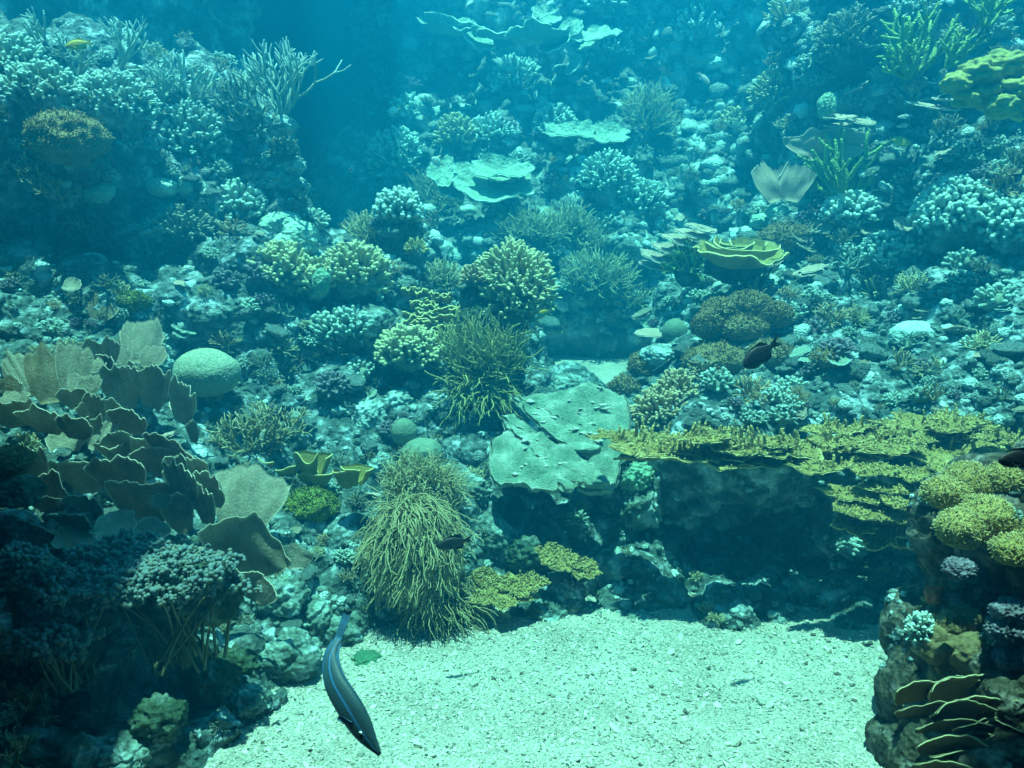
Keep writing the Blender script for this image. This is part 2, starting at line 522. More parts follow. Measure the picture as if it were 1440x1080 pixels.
def path(p, d, length, seg, rng, wob=0.2, bend=(0, 0, 0)):
    P = [np.array(p, float)]
    d = unit(d); st = length / seg
    for k in range(seg):
        d = unit(d + rng.normal(0, wob, 3) + np.array(bend) / seg)
        P.append(P[-1] + d * st)
    return np.array(P), d

def tree(mb, p, d, length, r, level, rng, spread=0.7, up=0.35, wob=0.12, sides=6, keep=0.78, thin=0.72, seg=4, kids=(2, 3), flat=None, lv0=None):
    lv0 = level if lv0 is None else lv0
    P, d2 = path(p, d, length, seg, rng, wob, (0, 0, up))
    last = level == 0
    R = np.linspace(r, r * (0.62 if last else thin * 1.02), len(P))
    tube(mb, P, R, sides, 0.1 if not last else 0.25, 1.0 if last else 0.25)
    if last:
        return
    n = rng.integers(kids[0], kids[1] + 1)
    x, y, z = frame_of(d2)
    ph = rng.uniform(0, 6.28)
    for k in range(n):
        a = ph + k * 2 * math.pi / n + rng.uniform(-0.4, 0.4)
        off = x * math.cos(a) + y * math.sin(a)
        if flat is not None:
            off = off - np.array(flat) * (off @ np.array(flat)) * 0.75
        nd = unit(d2 + off * spread * rng.uniform(0.7, 1.25))
        at_k = len(P) - 1 if k < 2 else rng.integers(max(1, seg - 2), seg + 1)
        tree(mb, P[at_k], nd, length * keep * rng.uniform(0.75, 1.15), R[at_k] * (0.92 if k else 1), level - 1, rng, spread, up, wob, sides, keep, thin, seg, kids, flat, lv0)

def lump(mb, c, rad, rng, sub=4, amp=0.25, freq=1.6, cells=0.0, cell_f=5, seed=None, squash_low=0.0):
    V, F = ico(sub)
    sd = int(rng.integers(0, 99999)) if seed is None else seed
    o = rng.uniform(0, 90, 3)
    k = 1 + amp * fbm(V * freq + o, 3, sd)
    if cells:
        k = k + cells * (0.5 - worley(V * cell_f + o, sd + 3))
    W = V * k[:, None] * np.array(rad)
    if squash_low:
        W[:, 2] = np.where(W[:, 2] < 0, W[:, 2] * (1 - squash_low), W[:, 2])
    mb.add(W + np.array(c), F, np.clip(V[:, 2], 0, 1) * 0)

def dome_dirs(n, rng, zmin=-0.1, jit=0.12):
    i = np.arange(n) + 0.5
    z = 1 - i / n * (1 - zmin)
    ph = i * 2.399963 + rng.uniform(0, 6)
    r = np.sqrt(np.clip(1 - z * z, 0, 1))
    D = np.stack([r * np.cos(ph), r * np.sin(ph), z], 1) + rng.normal(0, jit, (n, 3))
    return D / np.linalg.norm(D, axis=1)[:, None]

def stubs(mb, c, rad, n, length, r, rng, zmin=-0.1, up=0.4, sides=6, seg=3, wob=0.12, fork=0.0, inner=0.75, N=None, taper=0.85):
    """Short round-tipped fingers standing all over a dome."""
    rad = np.array(rad, float)
    fx, fy, fz = frame_of(N) if N is not None else (np.array([1.0, 0, 0]), np.array([0, 1.0, 0]), np.array([0, 0, 1.0]))
    for D in dome_dirs(n, rng, zmin):
        p = D * rad * inner
        nn = unit(D / rad * rad.mean())
        p = fx * p[0] + fy * p[1] + fz * p[2]; nn = fx * nn[0] + fy * nn[1] + fz * nn[2]
        nn = unit(nn + np.array([0, 0, up]) * rng.uniform(0.5, 1.2))
        L = length * rng.uniform(0.65, 1.3)
        P, d2 = path(np.array(c) + p, nn, L, seg, rng, wob)
        rr = r * rng.uniform(0.8, 1.2)
        tube(mb, P, np.linspace(rr * 0.9, rr * taper, len(P)), sides, 0.0, 1.0)
        if rng.random() < fork:
            for q in range(2):
                x, y, z = frame_of(d2)
                a = rng.uniform(0, 6.28)
                Q, _ = path(P[-2], unit(d2 + 0.8 * (x * math.cos(a) + y * math.sin(a))), L * 0.5, 2, rng, wob)
                tube(mb, Q, np.linspace(rr * 0.8, rr * taper * 0.85, len(Q)), sides, 0.5, 1.0)

def strands(mb, c, rad, n, length, r, rng, zmin=-0.2, bend=(0, 0, 0), outward=1.0, wob=0.22, seg=8, sides=5, fork=0.3, clump=0.0):
    rad = np.array(rad, float)
    for D in dome_dirs(n, rng, zmin, 0.2):
        p = np.array(c) + D * rad * 0.85
        d = unit(D * outward + np.array([0, 0, 0.25]))
        if clump:
            d = unit(d + clump * vnoise((p * 7)[None], 5)[0] * np.array([1, 0.4, 0.3]))
        L = length * rng.uniform(0.55, 1.25)
        P, d2 = path(p, d, L, seg, rng, wob, bend)
        R = np.linspace(r, r * 0.5, len(P)) * rng.uniform(0.8, 1.2)
        tube(mb, P, R, sides, 0.0, 1.0)
        if rng.random() < fork:
            k = int(rng.integers(2, seg - 2))
            Q, _ = path(P[k], unit(P[k + 1] - P[k] + rng.normal(0, 0.02, 3)), L * (1 - k / seg) * 0.9, seg - k, rng, wob * 1.3, np.array(bend) * 0.8)
            tube(mb, Q, np.linspace(R[k] * 0.9, r * 0.45, len(Q)), sides, 0.2, 1.0)

def sheet(mb, G, nrm_sign, thick, A=None, wrap=False):
    """A grid of points G (m,n,3) given thickness: both faces and the edges all round."""
    m, n = G.shape[:2]
    du = np.gradient(G, axis=0); dv = np.gradient(G, axis=1)
    N = np.cross(du, dv); N /= np.linalg.norm(N, axis=2)[:, :, None] + 1e-12
    t = thick if np.ndim(thick) == 0 else np.asarray(thick)[:, :, None]
    top = G + N * t * 0.5 * nrm_sign; bot = G - N * t * 0.5 * nrm_sign
    V = np.concatenate([top.reshape(-1, 3), bot.reshape(-1, 3)])
    q = n if wrap else n - 1
    i, j = np.meshgrid(np.arange(m - 1), np.arange(q), indexing='ij')
    a = (i * n + j).ravel(); b = (i * n + (j + 1) % n).ravel()
    F1 = np.stack([a, b, b + n, a + n], 1); o = m * n
    F2 = np.stack([a + o, a + n + o, b + n + o, b + o], 1)
    e = []
    jj = np.arange(q); j2 = (jj + 1) % n
    for row in (0, m - 1):
        x, y = row * n + jj, row * n + j2
        e.append(np.stack([x, x + o, y + o, y] if row else [y, y + o, x + o, x], 1))
    if not wrap:
        ii = np.arange(m - 1)
        for col in (0, n - 1):
            x, y = ii * n + col, (ii + 1) * n + col
            e.append(np.stack([y, y + o, x + o, x] if col else [x, x + o, y + o, y], 1))
    A2 = None if A is None else np.concatenate([A.ravel(), A.ravel()])
    mb.add(V, [F1, F2] + e, A2)

def fan(mb, base, right, up, w, h, seed, cup=0.25, lean=0.25, foot=0.35, thick=0.008, lobes=1.0, ripple=0.02, nu=44, nv=16, rim=0.07):
    """An upright scalloped plate rising from its foot; its hollow side faces OUT = right x up."""
    right, up = unit(right), unit(up)
    out = unit(np.cross(right, up))
    u = np.linspace(-1, 1, nu)[:, None] * np.ones((1, nv)); v = np.linspace(0, 1, nv)[None, :] ** 0.8 * np.ones((nu, 1))
    H = h * (1 - 0.22 * u ** 2 + lobes * (0.24 * n1(u * 1.7 + 3.1, seed) + 0.13 * n1(u * 4.3, seed + 1) + 0.05 * n1(u * 12, seed + 2)))
    W = w / 2 * (foot + (1 - foot) * np.sin(v * math.pi / 2) ** 0.9) * (1 + 0.07 * n1(v * 3 + np.sign(u) * 2, seed + 3))
    o = 0.5 * cup * w * (u ** 2) * v - lean * h * v ** 1.5 + ripple * w * (n2(u * 1.3, v * 2.2, seed + 4) * v * 3.5 + 0.4 * n2(u * 3.2, v * 5, seed + 5) * v)
    G = np.array(base) + right * (u * W)[..., None] + up * (H * v)[..., None] + out * o[..., None]
    edge = np.clip(np.maximum((v - (1 - rim)) / rim, (np.abs(u) - 0.96) / 0.04 * (v > 0.4)), 0, 1)
    th = thick * (1.3 - 0.65 * v)
    sheet(mb, G, 1, th, edge)

def disc(mb, c, normal, R, seed, thick=0.012, dish=0.15, rag=0.28, ripple=0.04, aspect=(1, 1), hint=(0, 0, 1), nr=16, nt=64, arc=None, ridges=0.0, ridge_f=30, rim=0.09, hole=0.02, scal=0.05, wave=0.0):
    """A roughly round, ragged plate (or part of one) with its normal given; dish > 0 turns the rim up."""
    x, y, n = frame_of(normal, hint)
    wrap = arc is None
    th = np.linspace(0, 2 * math.pi, nt, endpoint=False) if wrap else np.linspace(arc[0], arc[1], nt)
    rr = R * (1 + rag * (n2(np.cos(th) * 1.7, np.sin(th) * 1.7, seed) + 0.45 * n2(np.cos(th) * 4.5, np.sin(th) * 4.5, seed + 1)) + scal * n2(np.cos(th) * 12, np.sin(th) * 12, seed + 2))
    s = np.linspace(hole, 1, nr)[:, None]
    X = s * (rr * np.cos(th))[None] * aspect[0]; Y = s * (rr * np.sin(th))[None] * aspect[1]
    Z = dish * R * s ** 2 + ripple * R * (n2(X / R * 2.6, Y / R * 2.6, seed + 3) + 0.4 * n2(X / R * 7, Y / R * 7, seed + 4)) * (0.3 + s)
    if wave:
        Z = Z + wave * R * s ** 2 * n2(np.cos(th) * 2.6, np.sin(th) * 2.6, seed + 8)[None]
    if ridges:
        Z = Z + ridges * R * np.sin(s * ridge_f + 2.5 * n2(X / R * 3, Y / R * 3, seed + 6))
    G = np.array(c) + x * X[..., None] + y * Y[..., None] + n * Z[..., None]
    A = np.clip((s - (1 - rim)) / rim, 0, 1) * np.ones_like(X)
    sheet(mb, G, -1, thick * (1.25 - 0.55 * s) * np.ones_like(X), A, wrap)
    return G

def grad_pts(G, rng, n, lo=0.1, hi=0.9):
    m, k = G.shape[:2]
    return [G[int(rng.uniform(lo, hi) * (m - 1)), int(rng.integers(0, k))] for _ in range(n)]

# materials of the living things (real colours, out of the water)
M['pale_tip'] = mat('pale_branching_coral', (0.210, 0.300, 0.245), (0.322, 0.440, 0.367), scale=14, fine=90, tip=(0.546, 0.760, 0.734), bump=0.6, bump_scale=160)
M['knob'] = mat('pale_knobby_coral', (0.140, 0.220, 0.173), (0.238, 0.340, 0.275), scale=9, fine=80, tip=(0.504, 0.700, 0.673), tip_amt=0.9, bump=0.6, bump_scale=120)
M['green_branch'] = mat('green_branching_coral', (0.10, 0.20, 0.05), (0.20, 0.34, 0.10), scale=10, fine=120, tip=(0.42, 0.66, 0.22), tip_amt=0.8, bump=0.9, bump_scale=150, vor=110)
M['olive_branch'] = mat('olive_branching_coral', (0.13, 0.12, 0.05), (0.24, 0.21, 0.10), scale=12, fine=80, tip=(0.58, 0.54, 0.38), bump=0.5)
M['dark_branch'] = mat('dark_green_coral', (0.05, 0.08, 0.05), (0.12, 0.16, 0.10), scale=12, fine=80, tip=(0.42, 0.46, 0.38), tip_amt=0.7, bump=0.5)
M['tan_bush'] = mat('tan_bushy_coral', (0.20, 0.15, 0.07), (0.36, 0.28, 0.15), scale=12, fine=80, tip=(0.62, 0.52, 0.34), tip_amt=0.8, bump=0.5)
M['soft'] = mat('soft_coral_fingers', (0.26, 0.26, 0.13), (0.40, 0.39, 0.21), scale=8, fine=70, tip=(0.66, 0.66, 0.42), tip_amt=0.8, bump=0.4)
M['strand'] = mat('soft_coral_strands', (0.26, 0.22, 0.10), (0.42, 0.37, 0.19), scale=6, fine=60, tip=(0.62, 0.56, 0.34), tip_amt=0.8, bump=0.3, trans=0.15)
M['olive_strand'] = mat('olive_sea_rod', (0.18, 0.19, 0.06), (0.33, 0.33, 0.12), scale=6, fine=60, tip=(0.52, 0.52, 0.24), tip_amt=0.8, bump=0.3, trans=0.1)
M['blue_leather'] = mat('knob_tipped_leather_coral', (0.13, 0.13, 0.07), (0.22, 0.21, 0.12), scale=6, fine=60, tip=(0.13, 0.20, 0.23), tip_amt=1.0, bump=0.3)
M['plate'] = mat('grey_tan_plate_coral', (0.30, 0.27, 0.20), (0.42, 0.39, 0.31), (0.52, 0.48, 0.38), scale=14, fine=150, tip=(0.78, 0.75, 0.64), tip_amt=0.9, bump=0.6, bump_scale=110, speck=0.35, trans=0.32)
M['plate_pale'] = mat('pale_tan_plate_coral', (0.36, 0.34, 0.27), (0.50, 0.48, 0.40), (0.58, 0.56, 0.48), scale=14, fine=150, tip=(0.78, 0.75, 0.64), tip_amt=0.9, bump=0.6, bump_scale=110, speck=0.35, trans=0.32)
M['plate_brown'] = mat('brown_plate_coral', (0.22, 0.17, 0.10), (0.33, 0.26, 0.17), (0.42, 0.35, 0.25), scale=14, fine=150, tip=(0.78, 0.75, 0.64), tip_amt=0.9, bump=0.6, bump_scale=110, speck=0.35, trans=0.32)
M['pink_plate'] = mat('pale_pink_plate_coral', (0.42, 0.34, 0.28), (0.56, 0.46, 0.38), scale=6, fine=140, tip=(0.80, 0.72, 0.64), bump=0.5, bump_scale=200, trans=0.1)
M['back_plate'] = mat('pale_scroll_plate_coral', (0.210, 0.340, 0.286), (0.315, 0.480, 0.408), scale=4, fine=60, tip=(0.595, 0.850, 0.765), bump=0.7, bump_scale=60, vor=40)
M['yellow_plate'] = mat('yellow_table_coral', (0.20, 0.155, 0.045), (0.36, 0.275, 0.085), scale=9, fine=90, tip=(0.60, 0.50, 0.22), tip_amt=0.9, bump=0.8, bump_scale=110, vor=70, speck=0.4)
M['yellow_scroll'] = mat('yellow_scroll_coral', (0.26, 0.24, 0.06), (0.40, 0.36, 0.10), scale=9, fine=110, tip=(0.72, 0.66, 0.32), tip_amt=0.9, bump=0.4, bump_scale=150, trans=0.12)
M['green_plate'] = mat('speckled_green_plate_coral', (0.17, 0.31, 0.24), (0.30, 0.45, 0.36), (0.56, 0.70, 0.64), scale=11, fine=160, tip=(0.60, 0.66, 0.55), tip_amt=0.4, bump=0.9, bump_scale=150, vor=230, speck=0.45)
M['white_scar'] = mat('bleached_coral_scar', (0.40, 0.45, 0.40), (0.78, 0.79, 0.76), scale=50, fine=120, bump=1.0, speck=0.4)
M['white_rock'] = mat('white_smooth_rock', (0.385, 0.570, 0.561), (0.560, 0.800, 0.796), scale=14, fine=90, bump=0.8)
M['brain'] = mat('brain_coral', (0.16, 0.24, 0.18), (0.24, 0.32, 0.25), scale=5, fine=80, tip=(0.56, 0.62, 0.50), tip_amt=0.9, bump=0.6, bump_scale=150, speck=0.15)
M['pale_dome'] = mat('pale_dome_coral', (0.294, 0.460, 0.388), (0.392, 0.580, 0.510), scale=8, fine=90, tip=(0.490, 0.700, 0.653), bump=0.6, vor=70)
M['honeycomb'] = mat('green_honeycomb_coral', (0.16, 0.34, 0.24), (0.28, 0.46, 0.34), scale=8, fine=90, tip=(0.6, 0.7, 0.6), bump=1.0, vor=60)
M['tan_mound'] = mat('tan_mossy_coral', (0.20, 0.15, 0.07), (0.34, 0.27, 0.14), scale=8, fine=110, bump=1.0, bump_scale=140, vor=110, speck=0.5)
M['mustard'] = mat('mustard_leather_coral', (0.25, 0.19, 0.05), (0.38, 0.30, 0.10), scale=9, fine=120, tip=(0.62, 0.55, 0.28), bump=0.5, bump_scale=220, speck=0.4)
M['lime_leather'] = mat('lime_leather_coral', (0.26, 0.28, 0.07), (0.40, 0.40, 0.13), scale=6, fine=90, bump=0.5, bump_scale=160, speck=0.25)
M['brown_leather'] = mat('brown_leather_coral', (0.17, 0.13, 0.06), (0.27, 0.21, 0.11), scale=6, fine=100, bump=0.7, bump_scale=150, speck=0.25)
M['brown_plate'] = mat('brown_layered_plate_coral', (0.14, 0.105, 0.05), (0.22, 0.17, 0.085), scale=6, fine=90, tip=(0.46, 0.42, 0.26), tip_amt=0.9, bump=0.6)
M['green_moss'] = mat('green_mossy_coral', (0.13, 0.18, 0.03), (0.24, 0.29, 0.06), scale=9, fine=120, bump=1.0, bump_scale=140, vor=120, speck=0.45)
M['green_sponge'] = mat('flat_green_sponge', (0.04, 0.13, 0.08), (0.06, 0.18, 0.11), scale=8, fine=80, bump=0.5)
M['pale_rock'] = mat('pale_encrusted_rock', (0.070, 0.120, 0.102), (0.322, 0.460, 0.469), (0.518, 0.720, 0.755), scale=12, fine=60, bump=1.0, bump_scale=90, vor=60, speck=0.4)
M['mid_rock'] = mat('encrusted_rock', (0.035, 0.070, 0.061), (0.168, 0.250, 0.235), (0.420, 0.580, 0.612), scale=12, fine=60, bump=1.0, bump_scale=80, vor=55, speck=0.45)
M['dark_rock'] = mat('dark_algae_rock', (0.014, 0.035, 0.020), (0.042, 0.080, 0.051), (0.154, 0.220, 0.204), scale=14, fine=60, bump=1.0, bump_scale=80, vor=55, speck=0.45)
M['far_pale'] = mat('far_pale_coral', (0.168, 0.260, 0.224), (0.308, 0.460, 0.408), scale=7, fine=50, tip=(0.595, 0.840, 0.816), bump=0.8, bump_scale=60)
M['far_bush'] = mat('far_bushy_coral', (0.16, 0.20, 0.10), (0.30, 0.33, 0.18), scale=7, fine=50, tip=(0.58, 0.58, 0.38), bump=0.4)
M['purple'] = mat('violet_encrusting_coral', (0.09, 0.09, 0.12), (0.22, 0.22, 0.28), scale=14, fine=80, tip=(0.45, 0.47, 0.55), bump=0.8, vor=60)
M['red'] = mat('red_encrusting_coral', (0.45, 0.10, 0.04), (0.65, 0.22, 0.10), scale=30, fine=90, bump=0.8, vor=90)

def fuzz(mb, V, F, n, length, r, rng, zmin=-0.35):
    """A coat of tiny polyps standing on a surface already built."""
    tri = V[F]
    nn = np.cross(tri[:, 1] - tri[:, 0], tri[:, 2] - tri[:, 0])
    ar = np.linalg.norm(nn, axis=1)
    nn = nn / (ar[:, None] + 1e-12)
    ok = nn[:, 2] > zmin
    idx = rng.choice(np.where(ok)[0], n, p=ar[ok] / ar[ok].sum())
    a, b = rng.random(n), rng.random(n)
    sw = a + b > 1
    a[sw], b[sw] = 1 - a[sw], 1 - b[sw]
    P = tri[idx, 0] + (tri[idx, 1] - tri[idx, 0]) * a[:, None] + (tri[idx, 2] - tri[idx, 0]) * b[:, None]
    D = nn[idx] + rng.normal(0, 0.45, (n, 3)) + np.array([0, 0, 0.2])
    D /= np.linalg.norm(D, axis=1)[:, None]
    X = np.cross(D, rng.normal(0, 1, (n, 3))); X /= np.linalg.norm(X, axis=1)[:, None] + 1e-9
    Y = np.cross(D, X)
    L = length * rng.uniform(0.5, 1.3, n)[:, None]; R = r * rng.uniform(0.7, 1.3, n)[:, None]
    ring = [(1, 0), (-0.5, 0.866), (-0.5, -0.866)]
    v = np.stack([P + R * (X * c + Y * s_) for c, s_ in ring] + [P + D * L * 0.8 + R * 0.8 * (X * c + Y * s_) for c, s_ in ring] + [P + D * L], 1)
    f = np.array([[0, 1, 4], [0, 4, 3], [1, 2, 5], [1, 5, 4], [2, 0, 3], [2, 3, 5], [3, 4, 6], [4, 5, 6], [5, 3, 6]])
    FF = f[None] + (np.arange(n) * 7)[:, None, None]
    mb.add(v.reshape(-1, 3), FF.reshape(-1, 3), np.tile([0, 0, 0, 0.7, 0.7, 0.7, 1.0], n))

# ------------------------------------------------------------------ fish
def fish_mat(name, back, belly, stripe=None, n=0, rough=0.6, ends=None):
    """Colour runs along the body's own coordinates: z from belly to back; stripes lie along the body."""
    m = bpy.data.materials.new(name)
    m.use_nodes = True
    nt = m.node_tree; L = nt.links.new
    b = nt.nodes['Principled BSDF']
    a = nt.nodes.new('ShaderNodeAttribute'); a.attribute_name = 'tip'
    c = ramp(nt, a.outputs['Fac'], [(0.25, belly), (0.6, back)])
    if stripe:
        w = nt.nodes.new('ShaderNodeMath'); w.operation = 'MULTIPLY'; w.inputs[1].default_value = n * 6.283
        L(a.outputs['Fac'], w.inputs[0])
        s = nt.nodes.new('ShaderNodeMath'); s.operation = 'SINE'; L(w.outputs[0], s.inputs[0])
        f = ramp(nt, s.outputs[0], [(0.75, (0, 0, 0)), (0.95, (1, 1, 1))])
        mx = nt.nodes.new('ShaderNodeMix'); mx.data_type = 'RGBA'
        L(f, mx.inputs['Factor']); L(c, mx.inputs['A']); mx.inputs['B'].default_value = (*stripe, 1)
        c = mx.outputs['Result']
    tc = nt.nodes.new('ShaderNodeTexCoord')
    nz = nt.nodes.new('ShaderNodeTexVoronoi'); nz.inputs['Scale'].default_value = 260
    L(tc.outputs['Object'], nz.inputs['Vector'])
    bp = nt.nodes.new('ShaderNodeBump'); bp.inputs['Strength'].default_value = 0.2; bp.inputs['Distance'].default_value = 0.003
    L(nz.outputs['Distance'], bp.inputs['Height']); L(bp.outputs[0], b.inputs['Normal'])
    L(c, b.inputs['Base Color'])
    b.inputs['Roughness'].default_value = rough
    return m

M['eye_white'] = mat('fish_eye_ring', (0.6, 0.66, 0.62), (0.7, 0.75, 0.7), speck=0, bump=0, rough=0.2)
M['eye_black'] = mat('fish_pupil', (0.01, 0.01, 0.01), (0.015, 0.015, 0.015), speck=0, bump=0, rough=0.1)

def make_fish(name, spine, side, prof, wid, body_mat, fin_mat, label, cat, fins, eye=(0.12, 0.25, 0.02), group=None, ring='eye_white'):
    """spine: nose..tail base points; side: the direction of the flank facing the camera; prof, wid: half height and half width along it."""
    spine = np.asarray(spine, float)
    n = 34
    s = np.linspace(0, 1, n)
    seg = np.linalg.norm(np.diff(spine, axis=0), axis=1); cum = np.concatenate([[0], np.cumsum(seg)]); Ltot = cum[-1]
    # smooth the spine through its points
    def cr(t):
        q = t * (len(spine) - 1); i = min(int(q), len(spine) - 2); f = q - i
        p0, p1, p2, p3 = spine[max(i - 1, 0)], spine[i], spine[i + 1], spine[min(i + 2, len(spine) - 1)]
        return 0.5 * (2 * p1 + (p2 - p0) * f + (2 * p0 - 5 * p1 + 4 * p2 - p3) * f * f + (3 * p1 - p0 - 3 * p2 + p3) * f ** 3)
    P = np.array([cr(t) for t in s])
    T = np.gradient(P, axis=0); T /= np.linalg.norm(T, axis=1)[:, None]
    side = unit(side)
    U = np.array([unit(np.cross(side, t)) for t in T])        # towards the back of the fish
    if U[len(U) // 2] @ np.array(fins['dorsal_dir']) < 0:
        U = -U
    Sd = np.array([unit(np.cross(u, t)) for u, t in zip(U, T)])
    if Sd[5] @ side < 0: Sd = -Sd
    hp = np.interp(s, [p[0] for p in prof], [p[1] for p in prof]) * Ltot
    hb = np.interp(s, [p[0] for p in prof], [p[2] for p in prof]) * Ltot
    w = np.interp(s, [p[0] for p in wid], [p[1] for p in wid]) * Ltot
    ker = np.array([0.25, 0.5, 0.25])
    for arr in (hp, hb, w):
        for _ in range(2):
            arr[1:-1] = np.convolve(arr, ker, 'same')[1:-1]
    m_ = 20
    th = np.arange(m_) * 2 * math.pi / m_
    cz, cy = np.sin(th), np.cos(th)
    V, A = [], []
    for i in range(n):
        z = np.where(cz > 0, hp[i] * cz, hb[i] * cz)
        V.append(P[i] + U[i] * z[:, None] + Sd[i] * (w[i] * np.sign(cy) * np.abs(cy) ** 0.85)[:, None])
        A.append(0.5 + 0.5 * cz)
    V = np.concatenate(V); A = np.concatenate(A)
    i, j = np.meshgrid(np.arange(n - 1), np.arange(m_), indexing='ij')
    a = i * m_ + j; b = i * m_ + (j + 1) % m_
    Q = np.stack([a, b, b + m_, a + m_], -1).reshape(-1, 4)
    org = P[n // 2]
    root = empty(name, org, label, cat, group)
    mb = MB()
    k = np.arange(m_)
    V2 = np.concatenate([V, [P[0] - T[0] * w[0] * 0.5], [P[-1]]]) - org
    mb.add(V2, [Q, np.stack([(k + 1) % m_, k, np.full(m_, n * m_)], 1), np.stack([(n - 1) * m_ + k, (n - 1) * m_ + (k + 1) % m_, np.full(m_, n * m_ + 1)], 1)], np.concatenate([A, [0.5, 0.5]]))
    obj('body', mb, body_mat, root)
    def at_s(t, up_f, out=0.0):
        q = min(max(t, 0), 1) * (n - 1); i0 = min(int(q), n - 2); f = q - i0
        lerp = lambda X: X[i0] * (1 - f) + X[i0 + 1] * f
        h = lerp(hp) if up_f > 0 else lerp(hb)
        return lerp(P) + lerp(U) * h * up_f + lerp(Sd) * out * lerp(w) * math.sqrt(max(0, 1 - up_f ** 2)) - org
    def fin(nm, lower, upper, thick=0.006):
        lo, up = np.array(lower), np.array(upper)
        t = np.linspace(0, 1, 7)[:, None, None]
        G = lo[None] * (1 - t) + up[None] * t
        G = G + side * (0.012 * Ltot * n2(np.linspace(0, 3, G.shape[1])[None, :], t[:, :, 0] * 2, 3))[..., None] * t
        mb = MB()
        sheet(mb, G, 1, thick * Ltot * (1.2 - 0.9 * t[:, :, 0]) * np.ones(G.shape[:2]), np.full(G.shape[:2], 0.9))
        obj(nm, mb, fin_mat, root)
    Um, Tm = U, T
    for (nm, t0, t1, sgn, hts, sweep) in fins['mid']:
        ts = np.linspace(t0, t1, 12)
        lo = [at_s(t, 0.9 * sgn) for t in ts]
        idx = [min(int(t * (n - 1)), n - 1) for t in ts]
        hh = np.interp(np.linspace(0, 1, 12), np.linspace(0, 1, len(hts)), hts)
        up = [l + U[i_] * sgn * h * Ltot + T[i_] * (0.2 * h + sweep * h * q) * Ltot for l, i_, h, q in zip(lo, idx, hh, np.linspace(0, 1, 12))]
        fin(nm, lo, up)
    tl = fins['tail']
    lo = [P[-2] + U[-1] * hp[-1] * q - org for q in np.linspace(-1, 1, 11)]
    qs = np.linspace(-1, 1, 11)
    tl_dir = unit(fins.get('tail_dir', T[-1]))
    up = [P[-1] - org + tl_dir * Ltot * (tl[0] * (1 - tl[2] * (1 - abs(q) ** 1.3))) + U[-1] * Ltot * tl[1] * q for q in qs]
    fin('tail_fin', lo, up)
    # the pectoral fin on the near flank
    pf = fins['pectoral']
    p0 = at_s(pf[0], -0.15, 1.0)
    i0 = int(pf[0] * (n - 1))
    for sg in (1, -1):
        p0 = at_s(pf[0], -0.15, 1.0 * sg)
        lo = [p0 + U[i0] * Ltot * 0.02 * q for q in np.linspace(-1, 1, 7)]
        up = [p0 + T[i0] * pf[1] * Ltot * (1 - 0.25 * q * q) + U[i0] * (-0.35 * pf[1] * Ltot + 0.3 * pf[1] * Ltot * q) + side * sg * 0.3 * pf[1] * Ltot for q in np.linspace(-1, 1, 7)]
        fin('pectoral_fin', lo, up)
    for sg in (1, -1):
        i0 = int(eye[0] * (n - 1))
        p = at_s(eye[0], eye[1], 0.94 * sg)
        V0, F0 = ico(2)
        mb = MB(); mb.add(V0 * eye[2] * Ltot * 0.9 + p, F0)
        e = obj('eye', mb, M[ring], root)
        mb = MB(); mb.add(V0 * eye[2] * Ltot * 0.55 + p + unit(side) * sg * eye[2] * Ltot * 0.5, F0)
        obj('pupil', mb, M['eye_black'], e)
    return root

# ------------------------------------------------------------------ placing things on the reef
RNG = np.random.default_rng(2024)
VIEW = -FWD

def spot(px, py, Y=None, sink=0.0):
    if Y is None:
        p, n, _ = hit(px, py)
        if p is None:
            p, n = at(px, py, 4.0), np.array([0, -0.5, 0.8])
    else:
        p, n = at(px, py, warp(px, py, Y)), np.array([0, -0.4, 0.9])
    z = (p - CAMP) @ FWD
    return p + unit(p - CAMP) * sink, n, z / FPX

def rg():
    return np.random.default_rng(int(RNG.integers(0, 10 ** 9)))

def staghorn(px, py, hpx, label, m='pale_tip', name='staghorn_coral', d=(0.1, -0.2, 1), n=4, level=3, thick=3.4, spread=0.75, up=0.35, Y=None, fanout=0.9, sides=6, kids=(2, 3), group=None, cat='coral', lean=0.0, keep=0.78, wob=0.12, flat=None):
    """A colony of separate main branches, each branch a part, on a small base."""
    r_ = rg()
    p, nn, k = spot(px, py, Y, 0.02)
    h = hpx * k
    root = empty(name, p, label, cat, group)
    b = MB(); lump(b, (0, 0, -h * 0.04), (h * 0.16, h * 0.14, h * 0.12), r_, 4, 0.35, 1.8, 0.3, 3)
    obj('base', b, M['mid_rock'], root)
    unit_len = h / (1 + sum(keep ** q for q in range(1, level + 1)) ) * 1.05
    x, y, z = frame_of(unit(np.array(d, float)))
    for i in range(n):
        a = i * 2 * math.pi / n + r_.uniform(-0.4, 0.4)
        f = fanout * r_.uniform(0.5, 1.15) if n > 1 else 0
        dd = unit(z + f * (x * math.cos(a) + y * math.sin(a) * 0.8))
        mb = MB()
        tree(mb, z * h * 0.02, dd, unit_len * r_.uniform(0.8, 1.15), thick * k, level, r_, spread, up, wob, sides, keep, 0.8, 4, kids, flat)
        obj('branch', mb, M[m], root)
    return root

